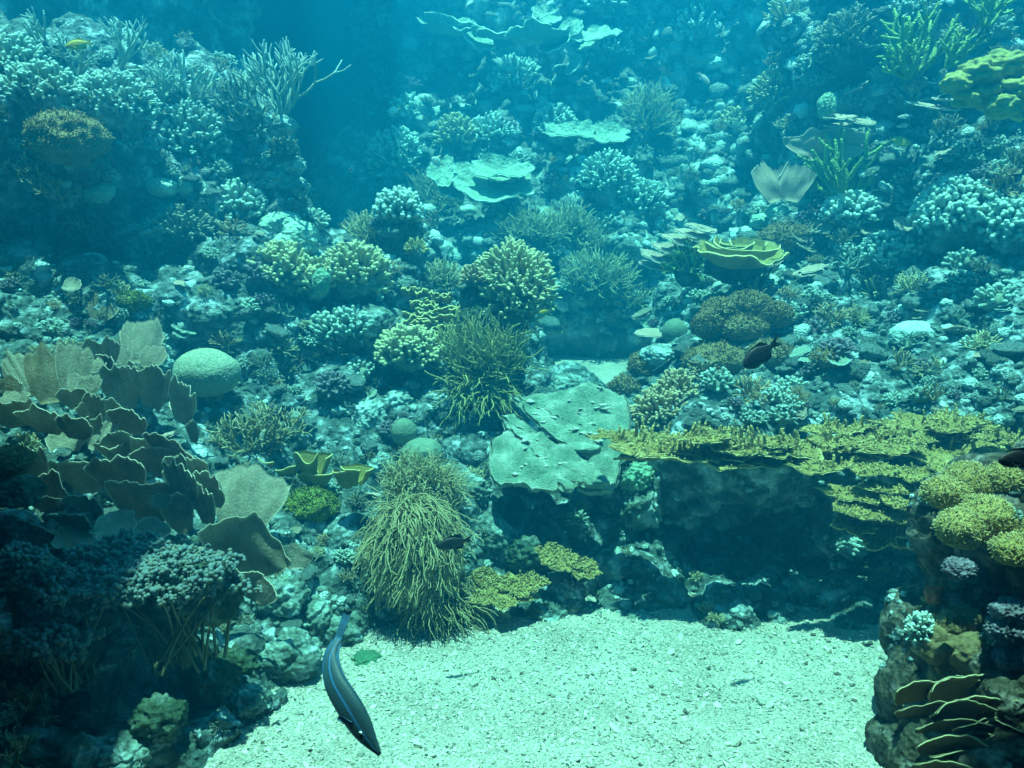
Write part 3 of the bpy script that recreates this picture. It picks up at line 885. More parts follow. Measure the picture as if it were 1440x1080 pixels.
def fingers(px, py, wpx, hpx, label, m='knob', name='finger_coral', n=90, length=None, thick=3.0, Y=None, fork=0.25, up=0.5, zmin=-0.4, group=None, cat='coral', wob=0.12, deep=0.8, taper=0.85, seg=3):
    n = int(n * 1.35)
    r_ = rg()
    p, nn, k = spot(px, py, Y, 0.0)
    w, h = 1.12 * wpx * k / 2, 1.1 * hpx * k
    length = (hpx * 0.3 if length is None else length) * k
    rad = (w * 0.82, w * 0.82 * deep, h * 0.6)
    mb = MB()
    stubs(mb, (0, 0, 0), rad, n, length, thick * k, r_, zmin, up, 6, seg, wob, fork, 0.8, taper=taper)
    o = obj(name, mb, M[m], None, p)
    tag(o, label, cat, group)
    b = MB(); lump(b, (0, 0, -0.12 * h), np.array(rad) * np.array([0.78, 0.78, 0.72]), r_, 4, 0.35, 1.8, 0.3, 3)
    obj('base', b, M['dark_rock'] if m == 'dark_branch' else M['mid_rock'], o)
    return o

def mound(px, py, wpx, hpx, label, m='tan_mound', name='mound_coral', Y=None, amp=0.2, freq=1.5, cells=0.12, cell_f=4, sub=5, sink=0.08, cat='coral', group=None, deep=0.9, fz=None):
    r_ = rg()
    if fz is None:
        fz = 700 if m in ('tan_mound', 'green_moss', 'mustard') else 0
    p, nn, k = spot(px, py, Y, sink * wpx / FPX * 2)
    mb = MB()
    lump(mb, (0, 0, 0), (wpx * k / 2, wpx * k / 2 * deep, hpx * k / 2), r_, sub, amp, freq, cells, cell_f)
    if fz:
        fuzz(mb, mb.V[0], mb.F[0], fz, 4.5 * k, 0.9 * k, r_)
    return tag(obj(name, mb, M[m], None, p), label, cat, group)

def multi(px, py, lumps, label, m, name, cat='coral', Y=None, amp=0.16, cells=0.1, cell_f=5, sink=0.0, sub=5, freq=1.8):
    """A colony of several merging lumps: (dx, dy, w, h) in pixels round its place."""
    r_ = rg()
    p, nn, k = spot(px, py, Y, sink)
    root = empty(name, p, label, cat)
    for (dx, dy, w, h) in lumps:
        mb = MB()
        c = RGT * dx * k - UPV * dy * k + FWD * (r_.uniform(-0.1, 0.3) * w * k)
        lump(mb, c, (w * k / 2, w * k / 2 * 0.9, h * k / 2), r_, sub, amp, freq, cells, cell_f)
        if m in ('tan_mound', 'mustard'):
            fuzz(mb, mb.V[0], mb.F[0], 900, 4.5 * k, 0.9 * k, r_)
        obj('lobe', mb, M[m], root)
    return root

def fans(px, py, plates, label, m='plate', name='plate_coral', Y=None, cat='coral', sink=0.0, thick=1.3, lobes=1.0, rim=0.07, ripple=0.02, foot=0.42):
    """A colony of upright scalloped plates: each (foot dx, foot dy, width, height, sideways tilt, turn, lean, cup[, nearer]) in pixels."""
    p, nn, k = spot(px, py, Y, sink)
    root = empty(name, p, label, cat)
    for q in plates:
        dx, dy, w, h, tilt, turn, lean, cup = q[:8]
        near = q[8] if len(q) > 8 else 0.0
        c = RGT * dx * k - np.array([0, 0, 1.0]) * dy * k * 1.02 + np.array([0, -1.0, 0]) * near
        right = np.array([math.cos(turn), math.sin(turn), 0])
        up = unit(np.array([0, 0, 1.0]) + RGT * tilt)
        right = unit(right - up * (right @ up))
        mb = MB()
        sd = int(RNG.integers(0, 9999))
        fan(mb, c, right, up, w * k, h * k, sd, cup, lean, foot, thick * k * (0.8 + 0.12 * (sd % 7)), lobes, ripple, rim=rim)
        obj('plate', mb, M[m if m != 'plate' else ('plate', 'plate_pale', 'plate_brown', 'plate')[sd % 4]], root)
    return root

def discs(px, py, plates, label, m='plate', name='plate_coral', Y=None, cat='coral', sink=0.0, thick=2.2, fingers_=0, finger_len=10, finger_r=1.7, rag=0.28, dish=0.1, ripple=0.04, group=None, ridges=0.0, ridge_f=30, wave=0.0, rim=0.09, scal=0.05, part='plate', rough=0):
    """A colony of ragged plates: each (dx, dy, width, normal, depth step[, aspect])."""
    r_ = rg()
    p, nn, k = spot(px, py, Y, sink)
    root = empty(name, p, label, cat, group)
    for q in plates:
        dx, dy, w, nrm, near = q[:5]
        asp = q[5] if len(q) > 5 else (1, 1)
        c = RGT * dx * k - np.array([0, 0, 1.0]) * dy * k + np.array([0, -1.0, 0]) * near
        mb = MB()
        G = disc(mb, c, nrm, w * k / 2, int(RNG.integers(0, 9999)), thick * k, dish, rag, ripple, asp, ridges=ridges, ridge_f=ridge_f, wave=wave, rim=rim, scal=scal, hint=(0, 1, 0))
        if rough:
            tri = np.concatenate([np.concatenate([f[:, [0, 1, 2]], f[:, [0, 2, 3]]]) for f in mb.F[0]])
            fuzz(mb, mb.V[0], tri, int(rough * (w / 60.0) * asp[1] * 1.6), 4.2 * k, 1.25 * k, r_, 0.0)
        o = obj(part, mb, M[m], root)
        nf = min(int(fingers_ * (w / 60.0)), 24)
        if nf:
            for g in grad_pts(G, r_, nf, 0.15, 0.9):
                fb = MB()
                L = finger_len * k * r_.uniform(0.4, 1.5)
                P, _ = path(g, unit(np.array([0, 0, 1.0]) + r_.normal(0, 0.15, 3)), L, 3, r_, 0.08)
                rr = finger_r * k * r_.uniform(0.7, 1.2)
                tube(fb, P, np.linspace(rr * 1.15, rr * 0.8, len(P)), 6)
                obj('finger', fb, M[m], o)
    return root

# ------------------------------------------------------------------ upper left ridge
staghorn(398, 172, 112, 'pale open staghorn coral standing out against the blue water on the ridge tip', d=(0.05, -0.1, 1), n=9, level=3, thick=2.6, spread=0.65, fanout=0.95, up=0.4, Y=4.45, keep=0.82)
staghorn(388, 178, 80, 'low pale staghorn thicket leaning left at the foot of the open staghorn', d=(-0.5, -0.1, 0.7), n=3, level=3, thick=2.4, spread=0.6, Y=4.62)
staghorn(276, 168, 85, 'narrow upright pale branching coral between two finger corals on the ridge', d=(0.05, 0, 1), n=3, level=2, thick=3.6, spread=0.5, fanout=0.4, Y=4.6)
staghorn(318, 152, 44, 'small pale sprig of branching coral above the dark bushy coral', d=(0.4, 0, 1), n=2, level=2, thick=2.3, spread=0.5, Y=4.7)
staghorn(228, 150, 72, 'dense pale bushy branching coral on the ridge left of the narrow upright one', d=(0.1, -0.1, 1), n=6, level=3, thick=2.7, spread=0.7, fanout=1.0, Y=4.5)
staghorn(165, 100, 76, 'long pale tangled staghorn reaching right along the ridge crest', d=(0.8, -0.1, 0.6), n=5, level=3, thick=2.5, spread=0.55, up=0.2, fanout=0.7, Y=4.5)
staghorn(75, 78, 66, 'thin pale staghorn slanting up left at the top of the left ridge', d=(-0.4, -0.1, 0.9), n=4, level=2, thick=2.4, spread=0.5, Y=4.5)
staghorn(110, 110, 62, 'pale staghorn clump crossing the ridge behind the tan dome', d=(0.2, -0.3, 0.8), n=5, level=3, thick=2.3, spread=0.8, Y=4.35)
staghorn(330, 172, 70, 'dark green bushy coral beside the open staghorn on the ridge', m='dark_branch', name='bushy_coral', d=(0, -0.2, 1), n=7, level=3, thick=2.6, spread=0.8, fanout=1.2, Y=4.6)
staghorn(352, 190, 48, 'short dark branching coral under the open pale staghorn', m='dark_branch', name='bushy_coral', d=(0.3, -0.3, 0.8), n=5, level=2, thick=2.8, spread=0.8, fanout=1.1, Y=4.6)
fingers(265, 200, 110, 70, 'wide bed of pale tipped finger coral below the narrow upright coral', n=170, thick=3.0, length=16)
fingers(160, 150, 130, 60, 'low bed of pale finger coral right of the tangled staghorn foot', n=180, thick=2.8, length=14)
fingers(60, 135, 120, 60, 'pale knobby finger coral bed near the upper left edge', n=150, thick=3.0, length=13)
fingers(20, 95, 90, 60, 'pale knobby coral at the extreme upper left corner of the ridge', n=110, thick=3.2, length=13)
mound(95, 195, 100, 66, 'tan mossy dome coral with drooping sides on the upper left ridge', 'tan_mound', 'dome_coral', cells=0.2, cell_f=2.5, sink=-0.9)
for i, (x, y, h, t) in enumerate([(40, 255, 60, 'tan bushy coral at the left edge under the tan dome'), (85, 285, 60, 'tan bushy coral sloping down right below the tan dome'), (110, 325, 48, 'smallest tan bushy coral at the foot of the tan slope')]):
    staghorn(x, y, h, t, m='tan_bush', name='bushy_coral', d=(0.1, -0.5, 0.8), n=8, level=3, thick=2.3, spread=0.85, fanout=1.3)
mound(140, 268, 44, 34, 'small pale rounded coral head right of the tan bushy corals', 'pale_dome', 'boulder_coral', cells=0.15)
mound(228, 264, 44, 26, 'flat pale coral head below the wide finger bed', 'pale_dome', 'boulder_coral', cells=0.12)
mound(262, 262, 30, 26, 'tiny pale coral head beside the flat pale head', 'pale_dome', 'boulder_coral', cells=0.12)
fingers(332, 300, 80, 58, 'rounded knobby finger coral with white tips left of the big white mound', n=130, thick=3.4, length=13)
multi(402, 330, [(-8, -14, 62, 40), (18, 4, 60, 44), (-26, 8, 56, 40), (6, 16, 70, 40), (-2, -24, 36, 22)], 'big white lumpy coral mound glowing on the left slope', 'pale_dome', 'lobed_coral', amp=0.2, cells=0.16, cell_f=6)
mound(452, 303, 32, 52, 'upright pale green honeycomb coral knob beside the big white mound', 'honeycomb', 'honeycomb_coral', cells=0.1, amp=0.12)
multi(395, 240, [(-18, -12, 40, 30), (10, -6, 44, 34), (-2, 14, 50, 30), (22, 22, 34, 24), (-24, 20, 30, 24)], 'pale encrusted rock pillar with green algae cap on the ridge end', 'pale_rock', 'rock_pillar', 'rock', amp=0.3, cells=0.3)
fingers(398, 214, 42, 20, 'green algae tuft on top of the pale rock pillar', 'dark_branch', 'algae_tuft', n=50, thick=1.8, length=10, cat='algae', Y=4.6)
fingers(300, 330, 70, 40, 'dim finger coral in the shade below the knobby finger coral', 'dark_branch', n=110, thick=2.6, length=13)
fingers(232, 355, 105, 46, 'shaded pale tipped knobby coral bed in the dark hollow of the left slope', n=120, thick=3.4, length=12)
fingers(255, 325, 80, 40, 'shaded feathery finger coral above the hollow bed', 'dark_branch', n=120, thick=2.4, length=14)
fingers(150, 425, 50, 24, 'small mustard green tufted coral on the shaded left slope', 'green_moss', 'tufted_coral', n=80, thick=2.6, length=8) if False else mound(187, 427, 48, 30, 'small mustard green mossy coral on the shaded left slope', 'green_moss', 'mossy_coral', cells=0.2)

# ------------------------------------------------------------------ middle of the left slope
fingers(395, 388, 92, 54, 'pale green bushy finger coral under the big white mound', 'soft', n=150, thick=3.2, length=18)
fingers(445, 398, 56, 40, 'small pale finger coral beside the twisted honeycomb tube', 'soft', n=90, thick=3.0, length=15)
mound(452, 397, 26, 40, 'twisted pale honeycomb tube coral between finger corals', 'honeycomb', 'honeycomb_coral', cells=0.1, amp=0.3, Y=4.1)
fingers(500, 388, 88, 52, 'green tinted bushy finger coral left of the dark pillar', 'soft', n=150, thick=3.0, length=18)
fingers(470, 470, 70, 44, 'pale finger coral on the slope below the green tinted one', 'knob', n=110, thick=3.0, length=13)
def anemone(px, py, wpx, hpx, label, m, n, L, thick, bend, Y=None, name='sea_anemone', cat='anemone', zmin=-0.2, wob=0.18, base_m='dark_rock', fork=0.2, deep=0.8, clump=0.4, outward=1.0):
    r_ = rg()
    p, nn, k = spot(px, py, Y, 0.04)
    rad = np.array((wpx * k / 2, wpx * k / 2 * deep, hpx * k / 2))
    root = empty(name, p, label, cat)
    b = MB(); lump(b, (0, 0, 0), rad * 0.85, r_, 4, 0.25)
    obj('base', b, M[base_m], root)
    mb = MB()
    strands(mb, (0, 0, 0), rad, n, L * k, thick * k, r_, zmin, bend, outward, wob, 9, 5, fork, clump)
    o = obj('tentacles', mb, M[m], root); o['kind'] = 'stuff'
    return root
anemone(470, 300, 44, 40, 'pale hairy anemone beside the honeycomb knob', 'soft', 170, 26, 1.1, (0.2, 0, 0.3))
anemone(520, 345, 46, 60, 'pale feathery soft coral on the left of the dark pillar', 'soft', 220, 28, 1.1, (-0.1, 0, 0.4), name='soft_coral', cat='coral')
fingers(560, 298, 66, 42, 'white knobby coral crowning the dark rock pillar in the middle', 'pale_tip', 'knobby_coral', n=120, thick=3.6, length=10, Y=4.5)
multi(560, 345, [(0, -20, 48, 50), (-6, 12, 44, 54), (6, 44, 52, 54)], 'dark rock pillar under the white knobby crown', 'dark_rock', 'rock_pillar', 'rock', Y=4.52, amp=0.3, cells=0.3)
fingers(585, 352, 26, 18, 'tiny yellow tuft on the side of the dark pillar', 'yellow_scroll', 'yellow_tuft', n=40, thick=1.5, length=8, Y=4.4)
mound(290, 524, 92, 66, 'smooth round brain coral, largest of its kind, on the left slope', 'brain', 'brain_coral', amp=0.09, freq=1.0, cells=0.0, sub=6, Y=3.52)
def grooves(o, f, a):
    me = o.data
    n = len(me.vertices)
    V = np.empty(n * 3, np.float32); me.vertices.foreach_get('co', V); V = V.reshape(-1, 3).astype(float)
    N = np.empty(n * 3, np.float32); me.vertices.foreach_get('normal', N); N = N.reshape(-1, 3)
    g = np.clip(1 - worley(V * f + 0.35 * fbm(V * f * 0.6, 2, 5)[:, None], 3) * 1.35, 0, 1)
    V += N * (a * g)[:, None]
    me.vertices.foreach_set('co', V.astype(np.float32).ravel())
    at_ = me.attributes['tip']; at_.data.foreach_set('value', np.clip(g, 0, 1).astype(np.float32))
    me.update()
grooves(bpy.data.objects['brain_coral'], 150, 0.0035)

# ------------------------------------------------------------------ grey plates of the lower left
fans(85, 545, [(-15, 22, 62, 78, -0.15, 0.1, 0.25, 0.18), (18, 25, 72, 82, 0.1, -0.1, 0.28, 0.15), (30, 10, 40, 36, 0.2, -0.3, 0.3, 0.2, 0.06), (-40, 10, 40, 62, -0.5, 0.4, 0.2, 0.1), (55, 5, 30, 30, 0.1, 0.2, 0.3, 0.2, 0.08)],
     'tallest grey plate coral with two broad lobes at the left', Y=3.05)
fans(18, 560, [(0, 0, 34, 34, 0.0, 0.1, 0.1, 0.5), (8, 22, 50, 36, 0.1, -0.2, 0.3, 0.3, 0.05)], 'small cup shaped grey plate coral at the left edge', name='cup_coral', Y=2.95)
fans(145, 520, [(0, 0, 48, 46, 0.1, 0.2, -0.24, 0.15), (12, 10, 36, 34, 0.3, -0.2, -0.24, 0.15, 0.04)], 'dark grey leaning plate coral right of the tallest one', Y=3.2)
fans(200, 515, [(-5, -4, 66, 56, 0.0, 0.0, 0.45, 0.12), (16, 0, 40, 34, 0.35, -0.2, 0.3, 0.2, 0.06), (-20, 4, 34, 36, -0.2, 0.2, 0.25, 0.2, 0.05)], 'pale frilly plate coral catching light behind the dark plates', Y=3.3)
fans(190, 575, [(-12, 0, 58, 67, -0.1, 0.15, -0.24, 0.12), (28, -4, 60, 72, 0.25, -0.15, -0.24, 0.14, 0.03)], 'pair of dark upright plates in front of the pale frilly plate', Y=3.1)
fans(255, 595, [(0, 0, 50, 62, 0.35, -0.3, -0.28, 0.12), (20, 25, 22, 31, 0.2, -0.4, -0.24, 0.2, 0.03)], 'pointed plate coral just below the brain coral', Y=3.12)
fans(112, 575, [(0, 0, 50, 29, 0.0, 0.2, -0.32, 0.2), (30, 8, 32, 36, 0.1, -0.1, -0.24, 0.2, 0.03), (20, 30, 30, 29, 0.4, 0.3, -0.24, 0.3, 0.05)], 'low curled plates at the foot of the tallest plate coral', Y=2.95)
fans(115, 640, [(-20, 0, 60, 42, -0.1, 0.15, 0.5, 0.3), (22, -8, 46, 58, 0.3, -0.25, 0.35, 0.3, 0.02)], 'fluted fan shaped plate coral rising above the long plates', Y=2.95, ripple=0.05)
fans(60, 700, [(-5, -10, 58, 62, -0.2, 0.2, -0.24, 0.2), (25, 8, 54, 52, 0.3, -0.2, -0.24, 0.2, 0.04)], 'two lobed pale plate coral at the left of the long plates', Y=2.75)
fans(150, 690, [(-30, 4, 96, 53, -0.1, 0.1, -0.28, 0.15), (30, 0, 90, 57, 0.1, -0.1, -0.32, 0.15, 0.03), (85, -12, 104, 53, 0.1, -0.1, -0.32, 0.14, -0.04), (18, -42, 50, 40, -0.1, 0.1, -0.24, 0.2, -0.02)], 'long row of grey plates with scalloped bright rims', Y=2.85, lobes=0.8)
fans(220, 730, [(-20, 0, 110, 64, 0.3, 0.1, -0.32, 0.12), (48, -28, 60, 60, 0.2, -0.3, -0.28, 0.2, 0.04), (80, 0, 46, 64, 0.05, -0.4, -0.20, 0.15, 0.05), (36, -72, 34, 22, 0, 0, -0.32, 0.3), (50, 10, 40, 58, -0.3, 0.5, -0.16, 0.2, 0.06)], 'broad sloping grey plates stepping up to the right', Y=2.72)
fans(120, 735, [(-40, -14, 54, 29, 0, 0.2, -0.40, 0.2), (10, -12, 64, 31, 0.2, -0.1, -0.40, 0.2, 0.03), (25, 4, 46, 22, 0.1, 0.1, -0.40, 0.2, 0.06), (-10, 6, 30, 19, 0, 0.3, -0.40, 0.2, 0.06)], 'cluster of low dark plates under the long row', Y=2.7)
fans(226, 714, [(0, 0, 30, 20, 0, 0, 0.5, 0.3)], 'single tiny oval plate alone in the shade', Y=2.6, name='plate_coral')
fans(340, 750, [(-2, 2, 112, 92, 0.12, -0.1, 0.45, 0.1)], 'big speckled pale plate coral standing behind the green mossy mound', Y=2.9, lobes=0.7)
fans(340, 812, [(0, -8, 130, 79, 0.3, 0.05, -0.16, 0.3), (-50, 4, 44, 34, -0.1, 0.2, -0.24, 0.3, 0.05), (22, 22, 76, 46, 0.45, -0.2, -0.24, 0.25, 0.06)], 'large folded cup of pale plates with bright rims below the speckled plate', Y=2.62)
fans(421, 800, [(-4, 0, 52, 32, 0.0, 0, 0.15, 0.45)], 'small saddle shaped pale plate right of the large folded cup', Y=2.7)
discs(105, 765, [(-62, 8, 44, (0.1, -0.5, 0.9), 0), (-42, 2, 36, (0, -0.5, 0.9), -0.03), (0, -8, 50, (0.2, -0.5, 0.9), 0), (48, -14, 62, (0.1, -0.5, 0.9), -0.05), (96, -4, 50, (0.3, -0.6, 0.8), -0.06), (26, 14, 50, (0, -0.5, 0.9), 0.04), (-4, 22, 40, (0, -0.6, 0.8), 0.06), (62, 16, 44, (0.2, -0.5, 0.9), 0.03), (142, 14, 36, (0, -0.6, 0.8), 0.04), (168, 18, 40, (0, -0.6, 0.8), 0.04), (122, 4, 24, (0, -0.6, 0.8), 0.02)],
      'tiered small plates spread above the knob tipped leather coral', Y=2.5, thick=2.4, dish=0.2, wave=0.25)
discs(112, 410, [(-8, -6, 24, (0.1, -0.7, 0.7), 0)], 'little pale cup coral on a stem high on the shaded left slope', name='cup_coral', dish=0.5)
fans(132, 448, [(0, 4, 44, 34, 0.5, 0.1, 0.4, 0.2), (-14, -10, 26, 26, -0.1, 0.2, 0.4, 0.2)], 'lone pale plate coral below the little cup coral')
mound(14, 650, 64, 40, 'dark brown rounded coral at the left edge below the plates', 'tan_mound', 'dome_coral', Y=2.5)
mound(25, 690, 70, 46, 'darkest rounded coral head at the left edge in deep shade', 'dark_rock', 'boulder_coral', Y=2.45)

fans(60, 600, [(-30, 0, 60, 40, -0.2, 0.2, -0.4, 0.2), (18, 6, 70, 40, 0.1, -0.1, -0.5, 0.2, 0.04), (60, 12, 50, 36, 0.2, 0.1, -0.4, 0.2, 0.06)], 'shelf like brown plates between the cup coral and the fluted fan', Y=2.85)
fans(225, 655, [(-30, 0, 80, 44, 0.1, 0.2, -0.5, 0.2), (24, -8, 70, 40, 0.2, -0.2, -0.5, 0.2, 0.04), (50, 20, 56, 40, 0.2, -0.2, -0.4, 0.2, 0.06)], 'brown overlapping plates right of the fluted fan', Y=2.92)
fans(160, 600, [(-10, 0, 64, 40, 0, 0.2, -0.5, 0.2), (30, 6, 60, 36, 0.2, -0.1, -0.4, 0.2, 0.04)], 'half hidden brown plates under the pair of dark upright plates', Y=3.0)
fans(40, 745, [(-20, 0, 70, 34, 0, 0.2, -0.7, 0.2), (30, 4, 60, 30, 0.1, -0.1, -0.7, 0.2, 0.04), (80, -4, 60, 30, 0.1, -0.1, -0.7, 0.2, 0.04)], 'flat brown plates at the lower left above the leather corals', Y=2.6)
fans(295, 700, [(-24, 0, 60, 64, -0.1, 0.3, -0.4, 0.2), (10, 8, 50, 56, 0.2, -0.2, -0.5, 0.2, 0.03)], 'narrow brown plates left of the speckled plate', Y=2.85)

# ------------------------------------------------------------------ lower left
staghorn(350, 640, 84, 'olive brown staghorn thicket below the big brain coral', m='olive_branch', d=(0, -0.5, 0.8), n=9, level=3, thick=2.4, spread=0.8, fanout=1.4, up=0.2, Y=3.35)
staghorn(385, 625, 62, 'olive staghorn spreading right beside the larger thicket', m='olive_branch', d=(0.6, -0.4, 0.6), n=6, level=3, thick=2.3, spread=0.7, fanout=1.0, up=0.2, Y=3.4)
def scroll(px, py, cups, label, m='yellow_scroll', Y=None, thick=1.6):
    """Thin curled cups standing on edge, each (dx, dy, width, height, opening start, opening end)."""
    p, nn, k = spot(px, py, Y)
    root = empty('scroll_coral', p, label, 'coral')
    for (dx, dy, w, h, a0, a1) in cups:
        c = RGT * dx * k - np.array([0, 0, 1.0]) * dy * k
        sd = int(RNG.integers(0, 9999))
        th = np.linspace(a0, a1, 40)[:, None]; v = np.linspace(0, 1, 9)[None, :]
        r = w * k / 2 * (0.25 + 0.75 * v ** 0.7) * (1 + 0.16 * n1(th * 1.4, sd) + 0 * v)
        Z = h * k * v * (1 + 0.25 * n1(th * 1.3, sd + 1))
        G = np.stack([c[0] + r * np.cos(th), c[1] + 0.7 * r * np.sin(th), c[2] + Z + 0 * r], -1)
        mb = MB(); sheet(mb, G, 1, thick * k * np.ones(G.shape[:2]), np.clip((v - 0.86) / 0.14, 0, 1) + 0 * th)
        obj('cup', mb, M[m], root)
    return root
scroll(405, 672, [(-40, 0, 56, 30, 2.4, 5.9), (-5, 6, 44, 22, 3.0, 6.6), (36, 6, 52, 40, -0.6, 5.2), (28, 8, 30, 18, 0, 6.28), (44, 14, 40, 24, 2.2, 6.2), (-14, 22, 26, 18, 2.4, 6.0)], 'bright yellow scroll coral with open curls on the left slope', Y=3.3)
scroll(498, 682, [(4, 0, 44, 24, -0.8, 5.0), (-10, 4, 36, 24, 2.2, 6.6)], 'small yellow cup coral touching the cascading soft coral', Y=3.15)
mound(436, 710, 76, 44, 'bright green mossy mound right of the speckled plate', 'green_moss', 'mossy_coral', cells=0.15)
def leather(px, py, wpx, hpx, label, n, Y, root_dx, root_dy, tips=6.0, m='blue_leather'):
    """Stalked coral: stems fan out of one foot and end in round knobs."""
    r_ = rg()
    p, nn, k = spot(px, py, Y)
    root = empty('leather_coral', p, label, 'coral')
    foot = RGT * root_dx * k - np.array([0, 0, 1.0]) * root_dy * k
    mb, kb = MB(), MB()
    IVk, IFk = ico(2)
    bumpy = r_.uniform(0, 50, 3)
    for D in dome_dirs(n, r_, -0.55, 0.25):
        e = D * np.array([wpx * k / 2, wpx * k / 2 * 0.55, hpx * k / 2]) * (0.85 + 0.42 * vnoise((D * 2.3 + bumpy)[None], 7)[0]) * r_.uniform(0.86, 1.06)
        ft = foot + r_.normal(0, 0.14, 3) * np.array([wpx, wpx * 0.6, 20]) * k
        mid = ft * 0.3 + e * 0.55 + r_.normal(0, 0.02, 3)
        t = np.linspace(0, 1, 7)[:, None]
        P = ft * (1 - t) ** 2 + 2 * mid * t * (1 - t) + e * t * t
        rr = tips * k * 0.3 * r_.uniform(0.7, 1.2)
        if r_.random() < 0.06:
            tube(mb, P, np.linspace(rr * 1.4, rr * 0.8, 7), 5, 0, 0.15)
        rk = tips * k * r_.uniform(0.5, 0.85)
        for q in range(6):
            o = r_.normal(0, 0.62, 3) * rk
            kb.add(IVk * rk * r_.uniform(0.4, 0.95) + e + o, IFk, np.clip(IVk[:, 2] * 0.3 + r_.uniform(0.3, 0.9), 0, 1))
    obj('stems', mb, M[m], root)
    bb = MB(); lump(bb, (0, 0.05, -0.42 * hpx * k), (wpx * k * 0.40, wpx * k * 0.22, hpx * k * 0.6), r_, 4, 0.4, 1.8, 0.3, 4)
    obj('base', bb, M['dark_rock'], root)
    o = obj('knobs', kb, M[m], root); o['kind'] = 'stuff'
    return root
leather(240, 815, 220, 78, 'wide knob tipped leather coral with stems meeting at a yellow foot', 560, 2.3, 0, 128)
leather(165, 785, 170, 60, 'knob tipped leather coral behind the widest one', 340, 2.42, 0, 90)
leather(90, 835, 150, 80, 'dim leather coral left of the widest knob tipped one', 320, 2.25, 0, 120)
leather(30, 800, 90, 70, 'knob tipped leather coral at the lower left edge', 210, 2.22, 10, 110)
leather(75, 905, 110, 60, 'dark drooping leather coral low in the left corner', 190, 2.16, 15, 70)
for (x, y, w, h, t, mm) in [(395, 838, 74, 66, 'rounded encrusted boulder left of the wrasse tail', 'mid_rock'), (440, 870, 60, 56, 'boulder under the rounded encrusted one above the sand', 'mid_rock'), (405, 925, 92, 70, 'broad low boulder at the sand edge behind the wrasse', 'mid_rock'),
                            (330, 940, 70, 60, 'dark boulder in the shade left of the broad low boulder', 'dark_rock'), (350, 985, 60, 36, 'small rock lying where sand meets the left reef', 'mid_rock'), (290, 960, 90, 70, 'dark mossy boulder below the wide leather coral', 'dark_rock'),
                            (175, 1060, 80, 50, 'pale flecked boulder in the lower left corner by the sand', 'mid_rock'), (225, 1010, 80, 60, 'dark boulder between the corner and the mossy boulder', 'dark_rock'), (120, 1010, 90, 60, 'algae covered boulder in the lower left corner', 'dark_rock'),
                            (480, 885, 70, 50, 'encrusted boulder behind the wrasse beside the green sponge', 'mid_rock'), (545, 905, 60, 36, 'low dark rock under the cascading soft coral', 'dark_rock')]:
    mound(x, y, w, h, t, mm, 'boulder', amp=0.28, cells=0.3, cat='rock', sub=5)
for (x, y, h, t) in [(15, 930, 60, 'dim tan bushy coral at the lower left edge'), (40, 1010, 60, 'dim tan bushy coral in the bottom left corner'), (100, 960, 40, 'short dim bushy coral beside the corner boulders'), (20, 1070, 50, 'lowest dim bushy coral in the bottom left corner')]:
    staghorn(x, y, h, t, m='olive_branch', name='bushy_coral', d=(0.2, -0.5, 0.8), n=6, level=3, thick=2.6, spread=0.8, fanout=1.2)
multi(512, 938, [(-14, 2, 50, 24), (14, 4, 54, 22), (0, -8, 44, 22), (34, 8, 34, 16)], 'flat green sponge lying at the sand edge behind the wrasse', 'green_sponge', 'flat_sponge', cat='sponge', Y=2.74, amp=0.3, cells=0.2)

# ------------------------------------------------------------------ the middle of the reef
def lettuce(px, py, wpx, hpx, label, Y=None, n=16):
    """A colony of thin upright winding blades whose edges make a maze."""
    r_ = rg()
    p, nn, k = spot(px, py, Y)
    root = empty('lettuce_coral', p, label, 'coral')
    for i in range(n):
        f = i / (n - 1)
        zc = (f - 0.45) * hpx * k
        w = wpx * k * (0.55 + 0.45 * math.sin(math.pi * min(1, f * 0.9 + 0.15))) * r_.uniform(0.45, 0.8)
        x0 = r_.uniform(-0.28, 0.28) * wpx * k
        sd = int(r_.integers(0, 9999))
        u = np.linspace(-1, 1, 60)[:, None]; v = np.linspace(0, 1, 6)[None, :]
        X = x0 + u * w / 2
        Yv = f * 0.10 + 0.028 * n1(u * 4.5, sd) + 0.012 * n1(u * 11, sd + 1) - 0.045 * v
        Z = zc + 0.05 * hpx * k * n1(u * 3, sd + 2) + v * 0.16 * hpx * k * (1 + 0.4 * n1(u * 6, sd + 3))
        G = np.stack([X + 0 * v, Yv + 0 * u, Z], -1)
        mb = MB(); sheet(mb, G, -1, 1.9 * k * np.ones(G.shape[:2]), np.clip((v - 0.6) / 0.4, 0, 1) + 0 * u)
        obj('blade', mb, M['yellow_scroll'], root)
    b = MB(); lump(b, (0, 0.10, -0.02), (wpx * k * 0.45, 0.08, hpx * k * 0.45), r_, 4, 0.2)
    obj('base', b, M['dark_rock'], root)
    return root
lettuce(600, 450, 92, 62, 'yellow lettuce coral with a maze of thin bright edges in the middle', Y=4.15)
multi(668, 430, [(0, -28, 26, 36), (-2, -6, 38, 40), (0, 22, 48, 50)], 'dark pointed rock pillar in front of the pale bushy coral', 'dark_rock', 'rock_pillar', 'rock', Y=4.05, amp=0.3, cells=0.25)
fingers(664, 392, 30, 20, 'tan sponge tuft on the tip of the dark pointed pillar', 'tan_bush', 'sponge_tuft', n=50, thick=2.2, length=9, cat='sponge', Y=4.05)
fingers(722, 418, 84, 92, 'tall pale bushy finger coral behind the dark pointed pillar', 'soft', n=330, thick=2.5, length=26, Y=4.15, fork=0.5, zmin=-0.5)
fingers(696, 398, 40, 40, 'upper left lobe of pale finger coral touching the pointed pillar', 'soft', n=90, thick=2.4, length=20, Y=4.2, fork=0.4)
